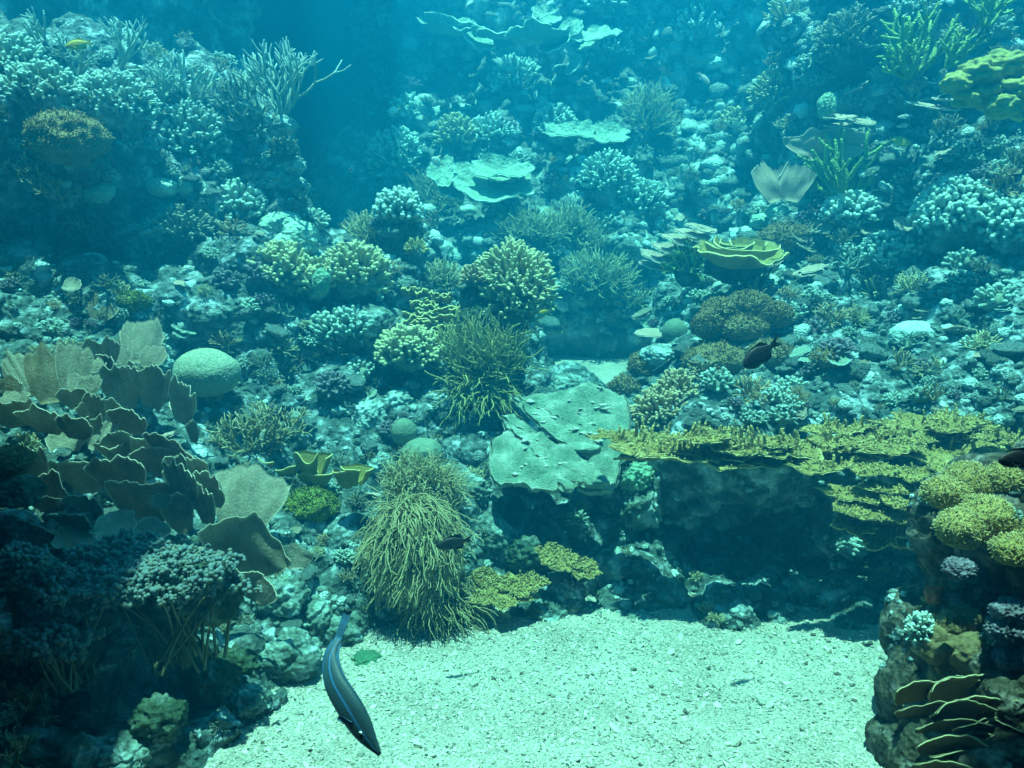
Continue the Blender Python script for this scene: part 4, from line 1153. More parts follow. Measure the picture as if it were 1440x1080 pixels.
anemone(678, 520, 78, 60, 'olive green sea rod bush with long thin upright fingers in the middle', 'olive_strand', 420, 58, 1.35, (0, -0.1, 0.9), Y=3.95, name='sea_rod', cat='coral', zmin=-0.1, wob=0.2, fork=0.7, outward=0.7)
anemone(672, 552, 84, 40, 'drooping lower fringe of the olive sea rod hanging over dark rock', 'olive_strand', 150, 46, 1.35, (0, -0.3, -1.3), Y=3.88, name='sea_rod', cat='coral', zmin=-0.5, wob=0.25, fork=0.5)
fingers(575, 495, 92, 44, 'flat topped pale green finger coral below the yellow lettuce coral', 'soft', n=170, thick=3.2, length=13, Y=4.0)
fingers(495, 465, 60, 40, 'pale finger coral left of the rounded grey rock', 'knob', n=90, thick=3.2, length=12)
mound(527, 452, 62, 46, 'rounded grey rock left of the yellow lettuce coral', 'mid_rock', 'boulder', amp=0.2, cells=0.15, cat='rock')
mound(568, 607, 36, 38, 'small dome coral standing above the low green dome', 'brain', 'dome_coral', Y=3.6, amp=0.08, cells=0.05, cell_f=14)
mound(594, 636, 58, 40, 'low green honeycomb dome left of the big plate coral', 'brain', 'honeycomb_coral', Y=3.55, amp=0.12, cells=0.06, cell_f=14)
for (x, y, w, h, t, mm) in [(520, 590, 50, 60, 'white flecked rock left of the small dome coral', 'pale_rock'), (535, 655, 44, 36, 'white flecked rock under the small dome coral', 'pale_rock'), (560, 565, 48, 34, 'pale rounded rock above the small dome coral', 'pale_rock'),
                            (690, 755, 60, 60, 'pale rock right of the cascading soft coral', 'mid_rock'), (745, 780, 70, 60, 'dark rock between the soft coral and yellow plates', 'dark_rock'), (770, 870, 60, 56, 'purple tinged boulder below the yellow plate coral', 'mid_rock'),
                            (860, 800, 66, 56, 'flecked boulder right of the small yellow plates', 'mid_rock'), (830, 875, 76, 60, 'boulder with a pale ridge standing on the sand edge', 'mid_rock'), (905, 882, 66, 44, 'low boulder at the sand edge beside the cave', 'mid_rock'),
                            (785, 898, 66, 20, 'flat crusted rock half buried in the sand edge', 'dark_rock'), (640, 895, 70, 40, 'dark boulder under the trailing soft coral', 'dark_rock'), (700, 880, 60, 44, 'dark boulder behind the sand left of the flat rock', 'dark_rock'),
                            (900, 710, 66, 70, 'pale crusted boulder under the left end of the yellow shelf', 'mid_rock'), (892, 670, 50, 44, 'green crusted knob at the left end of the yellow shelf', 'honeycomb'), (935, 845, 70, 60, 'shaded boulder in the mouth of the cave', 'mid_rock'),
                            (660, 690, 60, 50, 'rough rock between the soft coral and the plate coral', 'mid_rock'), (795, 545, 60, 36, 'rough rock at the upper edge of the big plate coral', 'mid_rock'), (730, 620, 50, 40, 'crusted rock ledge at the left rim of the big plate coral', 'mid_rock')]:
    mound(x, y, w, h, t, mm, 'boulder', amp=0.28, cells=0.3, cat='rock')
# the cascading soft coral
anemone(590, 695, 96, 80, 'upper bush of the brown soft coral above the cascading mass', 'strand', 520, 40, 1.0, (0.3, -0.2, -0.3), Y=3.25, name='soft_coral', cat='coral', zmin=-0.4, wob=0.28, fork=0.7, clump=0.8)
def cascade(px, py, wpx, hpx, label, n, Y):
    r_ = rg()
    p, nn, k = spot(px, py, Y)
    root = empty('soft_coral', p, label, 'coral')
    b = MB(); lump(b, (0, 0.03, -0.1 * hpx * k), (wpx * k * 0.33, wpx * k * 0.3, hpx * k * 0.42), r_, 4, 0.25)
    obj('base', b, M['strand'], root)
    mb = MB()
    for D in dome_dirs(n, r_, -0.75, 0.25):
        c0 = np.array([0, 0.02, 0.06 * hpx * k]) + D * np.array([wpx * k * 0.33, wpx * k * 0.28, hpx * k * 0.30])
        d = unit(D * np.array([1, 1, 0.6]) + np.array([0, -0.25, 0.15]) + 0.7 * vnoise((c0 * 9)[None], 4)[0] * np.array([1, 0.2, 0.4]))
        L = 56 * k * r_.uniform(0.35, 1.3)
        P, d2 = path(c0, d, L, 10, r_, 0.26, (0.25 + 1.3 * vnoise((c0 * 8)[None], 9)[0], -0.2 + 0.5 * vnoise((c0 * 8)[None], 19)[0], -2.8 + 1.5 * vnoise((c0 * 7)[None], 29)[0]))
        R = np.linspace(1.05, 0.6, len(P)) * k
        tube(mb, P, R, 5, 0, 1)
        for q in range(int(r_.integers(0, 4))):
            j = int(r_.integers(2, 7))
            Q, _ = path(P[j], unit(P[j + 1] - P[j] + r_.normal(0, 0.006, 3)), L * 0.45, 6, r_, 0.25, (0.1, 0, -1.2))
            tube(mb, Q, np.linspace(0.85, 0.5, len(Q)) * k, 5, 0.2, 1)
    o = obj('tentacles', mb, M['strand'], root); o['kind'] = 'stuff'
    return root
cascade(580, 770, 128, 180, 'large brown soft coral whose long strands cascade down to the sand', 1200, 3.0)
anemone(622, 845, 80, 50, 'trailing end of brown soft coral reaching toward the sand', 'strand', 240, 60, 0.95, (0.5, -0.1, -1.8), Y=3.0, name='soft_coral', cat='coral', zmin=-0.6, wob=0.25, fork=0.6)
# the big speckled plate coral
def outline_plate(root, pts, k, z0f, mname, thick, seed, name='plate', bumps=0.03, scars=0):
    """A thick plate: the outline is in pixels of the photograph laid on a tilted plane of the reef."""
    r_ = np.random.default_rng(seed)
    pts = np.array(pts, float)
    m = 120
    seg = np.concatenate([pts, pts[:1]])
    cum = np.concatenate([[0], np.cumsum(np.linalg.norm(np.diff(seg, axis=0), axis=1))])
    t = np.linspace(0, cum[-1], m, endpoint=False)
    ox, oy = np.interp(t, cum, seg[:, 0]), np.interp(t, cum, seg[:, 1])
    c = np.array([ox.mean(), oy.mean()])
    rag = 1 + 0.04 * n1(t / 14.0, seed) + 0.03 * n1(t / 5.0, seed + 1) + 0.012 * n1(t / 2.0, seed + 2)
    s = np.linspace(0.02, 1, 34)[:, None]
    X = c[0] + (ox - c[0])[None] * s * rag[None] ; Yp = c[1] + (oy - c[1])[None] * s * rag[None]
    G = np.zeros(X.shape + (3,))
    for a in range(X.shape[0]):
        for b in range(X.shape[1]):
            G[a, b] = at(X[a, b], Yp[a, b], z0f(X[a, b], Yp[a, b]))
    flat = G.reshape(-1, 3)
    hgt = bumps * (1.2 * fbm(flat * 5, 2, seed) + 0.9 * np.clip(0.5 - worley(flat * 5.5, seed + 3), 0, 1) * 4.0 + 0.35 * fbm(flat * 22, 2, seed + 2) + 0.25 * (0.5 - worley(flat * 45, seed + 4)))
    hgt = hgt.reshape(X.shape) 
    G[..., 2] += hgt
    mb = MB(); sheet(mb, G - np.array(root.location), 1, thick * (1.1 - 0.3 * s) * np.ones(X.shape), np.clip((s - 0.955) / 0.045, 0, 1) * np.ones(X.shape))
    o = obj(name, mb, M[mname], root)
    for q in range(scars):
        a, b = int(r_.uniform(6, 30)), int(r_.integers(0, m))
        g = G[a, b] - np.array(root.location) + np.array([0, -0.010, 0.012])
        sm = MB()
        rr = 0.017 * r_.uniform(0.35, 1.1)
        for w_ in range(int(r_.integers(1, 4))):
            lump(sm, g + r_.normal(0, 0.7, 3) * rr * np.array([1, 0.6, 0.5]), (rr * r_.uniform(0.5, 1.3), rr * r_.uniform(0.4, 0.8), rr * 0.3), r_, 3, 0.6, 2.2, 0.4, 4)
        obj('bleached_scar', sm, M['white_scar'], o)
    return o
tc_root = empty('plate_coral', at(800, 640, 3.5), 'huge speckled green plate coral with white scars in the middle of the reef', 'coral')
def zf(x, y): return 3.28 + (700 - y) / 150.0 * 0.52
outline_plate(tc_root, [(720, 556), (770, 550), (800, 546), (850, 556), (880, 566), (886, 600), (884, 640), (872, 655), (868, 680), (840, 660), (800, 622), (775, 608), (750, 592), (735, 575)], 1, zf, 'green_plate', 0.03, 51, scars=26)
outline_plate(tc_root, [(706, 588), (722, 582), (748, 606), (778, 622), (812, 640), (806, 648), (770, 636), (735, 618), (712, 604)], 1, lambda x, y: zf(x, y) - 0.05, 'green_plate', 0.03, 52, scars=2)
outline_plate(tc_root, [(718, 606), (760, 616), (800, 640), (830, 655), (862, 684), (800, 684), (778, 692), (745, 688), (716, 682), (694, 676), (688, 650), (690, 628)], 1, lambda x, y: zf(x, y) - 0.09, 'green_plate', 0.035, 53, scars=11)
outline_plate(tc_root, [(826, 655), (856, 652), (866, 668), (862, 686), (836, 688), (812, 684)], 1, lambda x, y: zf(x, y) - 0.06, 'green_plate', 0.03, 55, scars=2)
outline_plate(tc_root, [(784, 684), (800, 681), (808, 690), (804, 700), (793, 704), (783, 696)], 1, lambda x, y: zf(x, y) - 0.12, 'green_plate', 0.03, 54, scars=0)
for (x, y, w, h) in [(734, 616, 40, 22), (770, 640, 18, 18), (755, 668, 44, 12), (820, 628, 50, 12)]:
    r_ = rg(); k_ = 3.45 / FPX
    bm_ = MB(); lump(bm_, at(x, y, zf(x, y) - 0.03) - np.array(tc_root.location), (w * k_ / 2, w * k_ / 2, h * k_ / 2), r_, 4, 0.2, 1.5, 0.1, 5)
    obj('knob', bm_, M['green_plate'], tc_root)
# small yellow plates near the sand
UPN = (0, -0.35, 1)
discs(705, 832, [(0, 0, 84, (0.1, -0.35, 0.93), 0, (1, 0.75)), (30, -8, 60, (-0.1, -0.5, 0.86), 0.0, (1, 0.7)), (-24, -14, 34, (0.2, -0.6, 0.7), -0.03)], 'yellow plate coral with upright fingers near the sand', 'yellow_plate', 'table_coral', Y=3.05, fingers_=7, finger_len=10, dish=0.12, scal=0.2, rough=260, rag=0.45)
discs(800, 798, [(-14, -10, 60, (0.3, -0.5, 0.8), 0, (1, 0.7)), (16, 2, 62, (0.3, -0.5, 0.8), -0.02, (1, 0.6))], 'ragged yellow plate coral leaning right above the sand boulders', 'yellow_plate', 'table_coral', Y=3.12, fingers_=6, finger_len=9, dish=0.12, scal=0.2, rough=260, rag=0.45)
fingers(930, 585, 76, 54, 'tan bushy finger coral right of the huge plate coral', 'tan_bush', n=190, thick=2.8, length=13)
fingers(950, 555, 50, 40, 'small tan finger coral behind the larger tan one', 'tan_bush', n=90, thick=2.8, length=13)
for (x, y, w, h, t, mm) in [(888, 545, 56, 40, 'brown lumpy coral left of the tan finger coral', 'tan_mound'), (858, 510, 44, 34, 'small tan ball coral at the edge of the back sand', 'tan_mound'), (912, 515, 56, 40, 'dark brown mound between ball coral and brain coral', 'tan_mound'), (930, 500, 60, 34, 'pale crusted rock beside the small brain coral', 'pale_rock')]:
    mound(x, y, w, h, t, mm, 'mound_coral')
mound(949, 467, 36, 38, 'small green brain coral at the right of the back sand', 'brain', 'brain_coral', Y=4.55, amp=0.05, cells=0.04, cell_f=16)
discs(916, 470, [(0, 0, 44, (0, -0.3, 1), 0, (1, 0.7))], 'little pale plate at the edge of the back sand', 'pink_plate', Y=4.6)

# ------------------------------------------------------------------ the far reef
def scrolls(px, py, plates, label, m='back_plate', Y=None, name='scroll_plate_coral', thick=2.2):
    return discs(px, py, plates, label, m, name, Y=Y, thick=thick, dish=0.22, wave=0.3, rag=0.35, ripple=0.06, rim=0.07)
scrolls(672, 252, [(-48, -8, 46, (0.2, -0.75, 0.6), 0, (0.8, 1.2)), (-38, 14, 40, (0.3, -0.6, 0.7), -0.05), (16, 8, 116, (0.05, -0.6, 0.8), 0, (1, 0.85)), (30, -8, 80, (0, -0.6, 0.8), 0.06, (1, 0.7)), (44, -2, 60, (-0.1, -0.6, 0.8), -0.06, (1, 0.7))], 'large pale scroll plate coral glowing low on the far reef', Y=6.7)
scrolls(830, 190, [(-30, 0, 74, (0, -0.55, 0.8), 0, (1, 0.7)), (18, 4, 84, (0, -0.6, 0.8), -0.06, (1, 0.75)), (14, 0, 56, (0, -0.6, 0.8), -0.14, (1, 0.75)), (18, -2, 30, (0, -0.6, 0.8), -0.2, (1, 0.8))], 'pale maze edged plate coral at mid height of the far reef', Y=7.0)
scrolls(770, 48, [(-10, 8, 90, (0.1, 0.25, 1), 0, (1, 0.7)), (22, 4, 70, (-0.6, -0.5, 0.7), -0.1), (-2, -24, 40, (0.2, -0.7, 0.6), 0), (66, 4, 70, (0, -0.5, 0.8), 0, (1, 0.7)), (60, 14, 36, (-0.3, -0.3, 0.9), -0.1)], 'pale folded plate coral near the top of the far reef', Y=7.4)
scrolls(640, 45, [(-10, 0, 84, (0.1, 0.3, 1), 0, (1, 0.6)), (24, 4, 60, (0.5, -0.5, 0.7), -0.1), (60, 8, 70, (0, -0.1, 1), 0, (1, 0.6)), (10, -6, 40, (0, -0.5, 0.8), 0.02)], 'dark undersided plate coral with a thin bright rim high on the far reef', Y=7.6)
discs(808, 92, [(0, 0, 30, (-0.7, -0.5, 0.4), 0)], 'small pale leaf coral hanging below the top plates', 'back_plate', Y=7.4)
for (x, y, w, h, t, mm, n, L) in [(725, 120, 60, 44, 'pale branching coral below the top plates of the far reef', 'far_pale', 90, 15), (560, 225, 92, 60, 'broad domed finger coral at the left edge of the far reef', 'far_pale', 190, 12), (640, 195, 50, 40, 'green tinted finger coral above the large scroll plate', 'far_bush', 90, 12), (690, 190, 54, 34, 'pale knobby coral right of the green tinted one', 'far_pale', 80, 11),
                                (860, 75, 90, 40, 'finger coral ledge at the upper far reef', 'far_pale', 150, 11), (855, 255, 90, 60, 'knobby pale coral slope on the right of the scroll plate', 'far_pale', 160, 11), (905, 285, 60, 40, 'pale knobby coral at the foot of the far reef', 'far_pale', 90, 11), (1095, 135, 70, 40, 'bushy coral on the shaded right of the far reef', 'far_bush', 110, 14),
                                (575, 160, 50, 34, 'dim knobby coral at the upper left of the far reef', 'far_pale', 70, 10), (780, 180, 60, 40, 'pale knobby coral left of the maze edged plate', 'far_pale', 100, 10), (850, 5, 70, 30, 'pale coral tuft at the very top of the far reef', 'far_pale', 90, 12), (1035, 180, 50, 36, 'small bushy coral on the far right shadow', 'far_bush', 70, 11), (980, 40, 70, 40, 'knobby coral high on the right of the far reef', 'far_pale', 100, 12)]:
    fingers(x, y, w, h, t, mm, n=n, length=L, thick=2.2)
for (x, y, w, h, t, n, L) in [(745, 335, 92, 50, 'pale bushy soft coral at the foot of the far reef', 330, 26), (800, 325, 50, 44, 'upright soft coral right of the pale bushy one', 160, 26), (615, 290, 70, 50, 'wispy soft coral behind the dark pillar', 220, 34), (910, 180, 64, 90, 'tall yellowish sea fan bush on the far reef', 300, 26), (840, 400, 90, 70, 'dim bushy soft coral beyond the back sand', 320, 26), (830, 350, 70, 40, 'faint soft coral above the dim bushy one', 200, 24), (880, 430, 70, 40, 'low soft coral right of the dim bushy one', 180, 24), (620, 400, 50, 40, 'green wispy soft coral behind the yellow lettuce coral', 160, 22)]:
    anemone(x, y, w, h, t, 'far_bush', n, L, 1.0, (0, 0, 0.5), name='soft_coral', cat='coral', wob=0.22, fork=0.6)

# ------------------------------------------------------------------ right hand reef
staghorn(1285, 112, 100, 'big bright green branching coral with long arms near the upper right', 'green_branch', d=(0, -0.2, 1), n=7, level=2, thick=4.6, spread=0.7, fanout=1.2, up=0.4, Y=5.1)
staghorn(1275, 115, 60, 'low green branching coral under the big green one', 'green_branch', d=(-0.2, -0.5, 0.7), n=8, level=2, thick=3.6, spread=0.8, fanout=1.3, Y=5.0)
staghorn(1330, 100, 54, 'small green branching coral right of the big green one', 'green_branch', d=(0.4, -0.3, 0.9), n=5, level=2, thick=3.4, spread=0.7, Y=4.95)
staghorn(1385, 45, 70, 'dark green branching coral in the upper right corner', 'green_branch', d=(0, -0.2, 1), n=6, level=2, thick=3.6, spread=0.7, fanout=1.1, Y=4.95)
staghorn(1190, 80, 62, 'dark bushy coral at the top edge left of the green branches', m='dark_branch', name='bushy_coral', d=(0, -0.2, 1), n=10, level=3, thick=2.6, spread=0.8, fanout=1.4, Y=5.6)
fingers(1195, 65, 96, 70, 'dense dark finger coral behind the dark bushy coral', 'dark_branch', n=180, thick=2.8, length=14, Y=5.7)
multi(1405, 105, [(-50, 10, 50, 32), (-24, -2, 58, 40), (6, -14, 60, 44), (36, -6, 60, 44), (-8, 22, 62, 40), (24, 22, 56, 40), (-36, 28, 46, 30), (4, 44, 50, 34), (44, 26, 50, 40)], 'lime green smooth lobed leather coral at the upper right edge', 'lime_leather', 'leather_coral', Y=4.4, amp=0.35, cells=0.28, cell_f=2.2)
fans(1150, 222, [(0, 2, 112, 38, 0.0, 0.05, -0.1, 0.3), (22, 4, 66, 26, 0.15, -0.1, 0.1, 0.3, 0.05)], 'wide pale pink plate coral seen edge on above the thick green coral', 'pink_plate', Y=4.95, foot=0.25, lobes=0.9, ripple=0.04)
fans(1098, 284, [(-8, 0, 58, 52, -0.25, 0.2, 0.1, 0.4), (12, 0, 50, 50, 0.2, -0.3, 0.0, 0.4, 0.04)], 'pale vase shaped plate coral left of the thick green coral', 'pink_plate', name='vase_coral', Y=4.95, foot=0.3, lobes=1.2, ripple=0.05)
mound(1163, 150, 26, 38, 'small honeycomb coral knob above the tan shelf plates', 'honeycomb', 'honeycomb_coral', Y=5.2)
discs(1190, 170, [(-12, -4, 50, (0, -0.4, 1), 0, (1, 0.5)), (4, 8, 54, (0, -0.4, 1), -0.03, (1, 0.5)), (24, 2, 44, (0.1, -0.4, 1), -0.02, (1, 0.6))], 'tan shelf plates below the honeycomb knob', 'pink_plate', 'plate_coral', Y=5.1)
discs(1320, 150, [(-10, 2, 70, (0.15, -0.35, 1), 0, (1, 0.5)), (20, -6, 60, (0.1, -0.35, 1), 0, (1, 0.5))], 'pale tan shelf plate left of the lime leather coral', 'pink_plate', 'plate_coral', Y=4.8)
staghorn(1178, 300, 112, 'thick yellow green branching coral standing on the right reef', 'green_branch', d=(0.05, -0.15, 1), n=9, level=2, thick=5.0, spread=0.6, fanout=1.0, up=0.3, Y=4.6, sides=10, keep=0.85, kids=(2, 3))
disc_n = (0.05, -0.42, 0.9)
def bowl(px, py, wpx, hpx, label, Y):
    """A wide bowl of thin coral with a folded, ridged inside and a bright wavy rim."""
    p, nn, k = spot(px, py, Y)
    root = empty('bowl_coral', p, label, 'coral')
    mb = MB()
    disc(mb, (0, 0, -0.07), (0.05, -0.22, 1), wpx * k / 2, 811, 4 * k, 0.36, 0.13, 0.05, (1, 0.8), (0, 1, 0), 26, 110, ridges=0.012, ridge_f=46, rim=0.05, wave=0.14)
    obj('bowl', mb, M['yellow_scroll'], root)
    th = np.linspace(0.15, math.pi * 2 - 0.15, 60)[:, None]; v = np.linspace(0, 1, 9)[None, :]
    for q, (s0, zz, sd, a0, a1, ox) in enumerate([(0.66, 0.10, 3, 2.5, 6.1, 0.03), (0.5, 0.10, 14, 3.3, 6.9, -0.06), (0.34, 0.09, 8, -0.4, 3.4, 0.05), (0.3, 0.09, 18, 2.4, 5.4, -0.02)]):
        mb = MB()
        th = np.linspace(a0, a1, 60)[:, None]
        rr = wpx * k / 2 * s0 * (1 + 0.15 * n1(th * 1.3, sd))
        G = np.stack([rr * np.cos(th) * (0.9 + 0.12 * v) + ox, rr * 0.75 * np.sin(th) * (0.9 + 0.12 * v), 0.01 + zz * wpx * k * (0.25 + v * (0.8 + 0.3 * n1(th * 1.7, sd + 1))) + 0.32 * rr * np.sin(th)], -1)
        sheet(mb, G, 1, 2.4 * k, np.clip((v - 0.85) / 0.15, 0, 1) + 0 * th)
        obj('inner_fold', mb, M['yellow_scroll'], root)
    fb = MB()
    lump(fb, (0, 0.05, -0.075), (wpx * k * 0.3, wpx * k * 0.26, 0.08), rg(), 4, 0.3, 1.6, 0.3, 3)
    obj('foot', fb, M['dark_rock'], root)
bowl(1038, 356, 132, 60, 'yellow green bowl coral with a bright wavy rim', 4.35)
discs(945, 345, [(-20, 18, 54, (0.25, -0.45, 0.9), 0, (1, 0.55)), (0, 8, 60, (0.25, -0.45, 0.9), 0.02, (1, 0.5)), (14, -4, 60, (0.25, -0.45, 0.9), 0.04, (1, 0.5)), (26, -14, 50, (0.2, -0.45, 0.9), 0.06, (1, 0.5)), (-26, 30, 40, (0.25, -0.45, 0.9), -0.02, (1, 0.5)), (36, -22, 40, (0.2, -0.4, 0.9), 0.08, (1, 0.6))], 'stack of tan shelf plates left of the bowl coral', 'pink_plate', 'plate_coral', Y=4.75, thick=3)
anemone(965, 378, 44, 60, 'green wispy soft coral hanging at the left of the bowl coral', 'green_branch', 150, 30, 0.9, (0, 0, 0.5), Y=4.7, name='soft_coral', cat='coral', fork=0.5)
multi(1140, 335, [(-30, 0, 84, 46), (18, 4, 70, 40), (44, 2, 60, 34)], 'dark mound with a tan mossy top under the thick green coral', 'tan_mound', 'mound_coral', cells=0.2)
for (x, y, w, h, t, mm) in [(1095, 300, 34, 26, 'small pale knob coral at the foot of the vase coral', 'pale_dome'), (1075, 312, 40, 26, 'pale flat coral right above the bowl coral', 'pale_dome'), (1130, 292, 40, 26, 'pale knobby rock under the thick green coral', 'pale_rock')]:
    mound(x, y, w, h, t, mm, 'boulder_coral')
mound(1406, 275, 92, 64, 'pale smooth dome coral crossed by thin branches at the right edge', 'pale_dome', 'dome_coral', amp=0.06, cells=0.0, Y=4.45)
staghorn(1395, 300, 56, 'few thin grey branches lying over the pale smooth dome', 'pale_tip', d=(0.2, -0.5, 0.9), n=4, level=1, thick=2.6, spread=0.5, Y=4.3)
fingers(1350, 305, 150, 84, 'wide curly knobbed coral mound with white loops on the right reef', 'pale_tip', 'curly_coral', n=360, thick=4.0, length=12, fork=0.5, wob=0.5, zmin=-0.3)
fingers(1420, 320, 60, 60, 'curly knobbed coral cut by the right edge', 'pale_tip', 'curly_coral', n=110, thick=4.0, length=12, fork=0.4, wob=0.5)
fingers(1290, 345, 70, 56, 'knobby green coral under the left of the curly mound', 'knob', n=120, thick=3.4, length=11)
fingers(1240, 360, 60, 44, 'small dome of pale knobs left of the knobby green coral', 'knob', n=110, thick=3.2, length=9)
fingers(1200, 300, 90, 36, 'bed of white knobs right of the thick green coral', 'pale_tip', n=130, thick=4.0, length=9)
discs(1270, 318, [(0, 0, 30, (0.1, -0.6, 0.8), 0)], 'pale pink cup between the white knobs and the curly mound', 'pink_plate', 'cup_coral', Y=4.3, dish=0.3)
staghorn(1345, 258, 26, 'single thin pale twig standing left of the smooth dome', 'pale_tip', d=(0.3, 0, 1), n=1, level=1, thick=2.4, Y=4.5)
multi(1045, 440, [(-26, -2, 56, 40), (12, -10, 66, 40), (44, 4, 50, 36), (-50, 18, 40, 40), (0, 20, 80, 40)], 'row of rounded tan mossy mounds under the bowl coral', 'tan_mound', 'mound_coral', cells=0.16, Y=4.02)
mound(1008, 508, 94, 58, 'big tan mossy dome left of the black damselfish', 'tan_mound', 'dome_coral', amp=0.1, cells=0.1)
mound(1085, 500, 70, 44, 'tan mossy dome behind the black damselfish', 'tan_mound', 'dome_coral', amp=0.12, cells=0.1)
anemone(1196, 452, 34, 24, 'pale anemone tuft among white rubble on the right slope', 'soft', 160, 16, 1.0, (0, 0, 0.4))
mound(1285, 472, 66, 40, 'white smooth boulder on the sunlit right slope', 'white_rock', 'boulder', amp=0.14, cells=0.08, cat='rock')
mound(1152, 466, 34, 28, 'small green dome on the rubble left of the anemone tuft', 'brain', 'dome_coral')
mound(1165, 505, 44, 30, 'flat tan coral head under the small green dome', 'tan_mound', 'boulder_coral')
discs(1312, 540, [(0, 0, 120, (0.06, -0.12, 1), 0, (1, 0.4)), (-30, 4, 50, (0.1, -0.2, 1), -0.02, (1, 0.5))], 'thin white plate coral lying level on the right slope', 'pale_tip', 'plate_coral', Y=3.6)
# the yellow shelf
SH = (0, -0.2, 1)
discs(1100, 575, [(0, -4, 96, (0.02, -0.18, 1), 0, (1, 0.5)), (44, -6, 50, (0.1, -0.5, 0.9), -0.02, (1, 0.7))], 'upper yellow plate with a bright level rim above the shelf', 'yellow_plate', 'table_coral', Y=3.5, thick=3.5, fingers_=3, finger_len=7, scal=0.2, dish=0.05, rough=110)
discs(1238, 560, [(0, 0, 62, (0, -0.45, 0.9), 0, (1, 0.75)), (-16, 6, 36, (0, -0.4, 0.9), -0.03, (1, 0.7))], 'small yellow plate with upright fingers below the white boulder', 'yellow_plate', 'table_coral', Y=3.5, fingers_=8, finger_len=11, scal=0.2, rough=110)
discs(1030, 603, [(-20, -2, 76, (0.05, -0.2, 1), 0, (1, 0.5)), (24, 8, 76, (0.15, -0.2, 1), -0.03, (1, 0.5))], 'yellow plate with a thick rim over the left of the shelf', 'yellow_plate', 'table_coral', Y=3.32, thick=4, fingers_=4, scal=0.2, dish=0.05, rough=110)
r5 = np.random.default_rng(77)
shelf = [(-70, 6, 190, (0.02, -0.2, 1), 0.06, (1, 0.34)), (50, 0, 230, (-0.02, -0.2, 1), 0.07, (1, 0.3)), (90, 12, 150, (0, -0.2, 1), 0.1, (1, 0.3))]
for i in range(30):
    x = -152 + i * 11.5 + r5.uniform(-8, 8)
    shelf.append((x, r5.uniform(-24, 20), r5.uniform(40, 95), (r5.uniform(-0.15, 0.15), r5.uniform(-0.32, -0.02), 1), r5.uniform(-0.12, 0.12), (1, r5.uniform(0.4, 0.6))))
discs(1035, 630, shelf, 'broad yellow shelf coral jutting over the cave with many upright fingers', 'yellow_plate', 'table_coral', Y=3.12, thick=3.2, fingers_=7, finger_len=17, finger_r=2.2, scal=0.3, dish=0.04, rag=0.5, ripple=0.11, rough=110)
shelf2 = [(-30, 4, 200, (0.02, -0.2, 1), 0.05, (1, 0.3)), (10, -22, 170, (0, -0.25, 1), -0.08, (1, 0.3))]
for i in range(24):
    x = -100 + i * 10 + r5.uniform(-8, 8)
    shelf2.append((x, -8 + r5.uniform(-22, 26), r5.uniform(36, 85), (r5.uniform(-0.15, 0.15), r5.uniform(-0.4, -0.05), 1), r5.uniform(-0.12, 0.12), (1, r5.uniform(0.4, 0.6))))
discs(1320, 624, shelf2, 'right part of the yellow shelf with ragged stepped plates', 'yellow_plate', 'table_coral', Y=3.08, thick=3.2, fingers_=6, finger_len=13, finger_r=2.1, scal=0.3, dish=0.04, rag=0.5, ripple=0.11, rough=110)
SH = (0, -0.45, 1)
steps = [(-12, -46, 56, SH, 0, (1, 0.5)), (44, -40, 70, SH, 0, (1, 0.4)), (100, -44, 60, SH, 0.02, (1, 0.5)), (-40, -10, 80, SH, 0, (1, 0.5)), (0, -22, 50, SH, 0.02, (1, 0.5)), (60, -18, 70, SH, 0.03, (1, 0.5)), (-10, 10, 76, SH, 0.05, (1, 0.5)), (40, 14, 70, SH, 0.05, (1, 0.6)), (-46, 6, 50, SH, 0.04, (1, 0.6)), (16, -6, 44, SH, 0.07, (1, 0.6)), (-92, -52, 50, SH, 0, (1, 0.4)), (76, 0, 50, SH, 0.03, (1, 0.5))]
discs(1235, 705, steps, 'scattered small yellow plates stepping down below the right part of the shelf', 'yellow_plate', 'table_coral', Y=2.9, thick=3.2, fingers_=3, finger_len=7, finger_r=1.5, scal=0.3, dish=0.05, rag=0.5, rough=110)
discs(1222, 745, [(-20, -18, 70, (0.1, -0.7, 0.7), 0, (1, 0.7)), (20, 0, 90, (-0.2, -0.6, 0.7), 0.02, (1, 0.6)), (40, 12, 50, (0, -0.6, 0.8), 0.03, (1, 0.6))], 'lowest yellow plate coral folding over the rock above the dark cave', 'yellow_plate', 'table_coral', Y=2.92, thick=3.2, fingers_=3, finger_len=7, finger_r=1.5, scal=0.3, wave=0.3, rag=0.5, rough=110)
mound(1200, 762, 54, 44, 'pale flecked rock beside the lowest yellow plate coral', 'pale_rock', 'boulder', cat='rock', amp=0.3, cells=0.3)
mound(1132, 700, 34, 22, 'little pale rock glinting inside the dark cave', 'pale_rock', 'boulder', cat='rock', amp=0.3, cells=0.3)
mound(1130, 830, 56, 44, 'dim flecked rock low in the dark cave', 'mid_rock', 'boulder', cat='rock', amp=0.3, cells=0.3)
mound(1200, 930, 60, 40, 'shaded rock at the sand edge right of the cave', 'mid_rock', 'boulder', cat='rock', amp=0.3, cells=0.3)
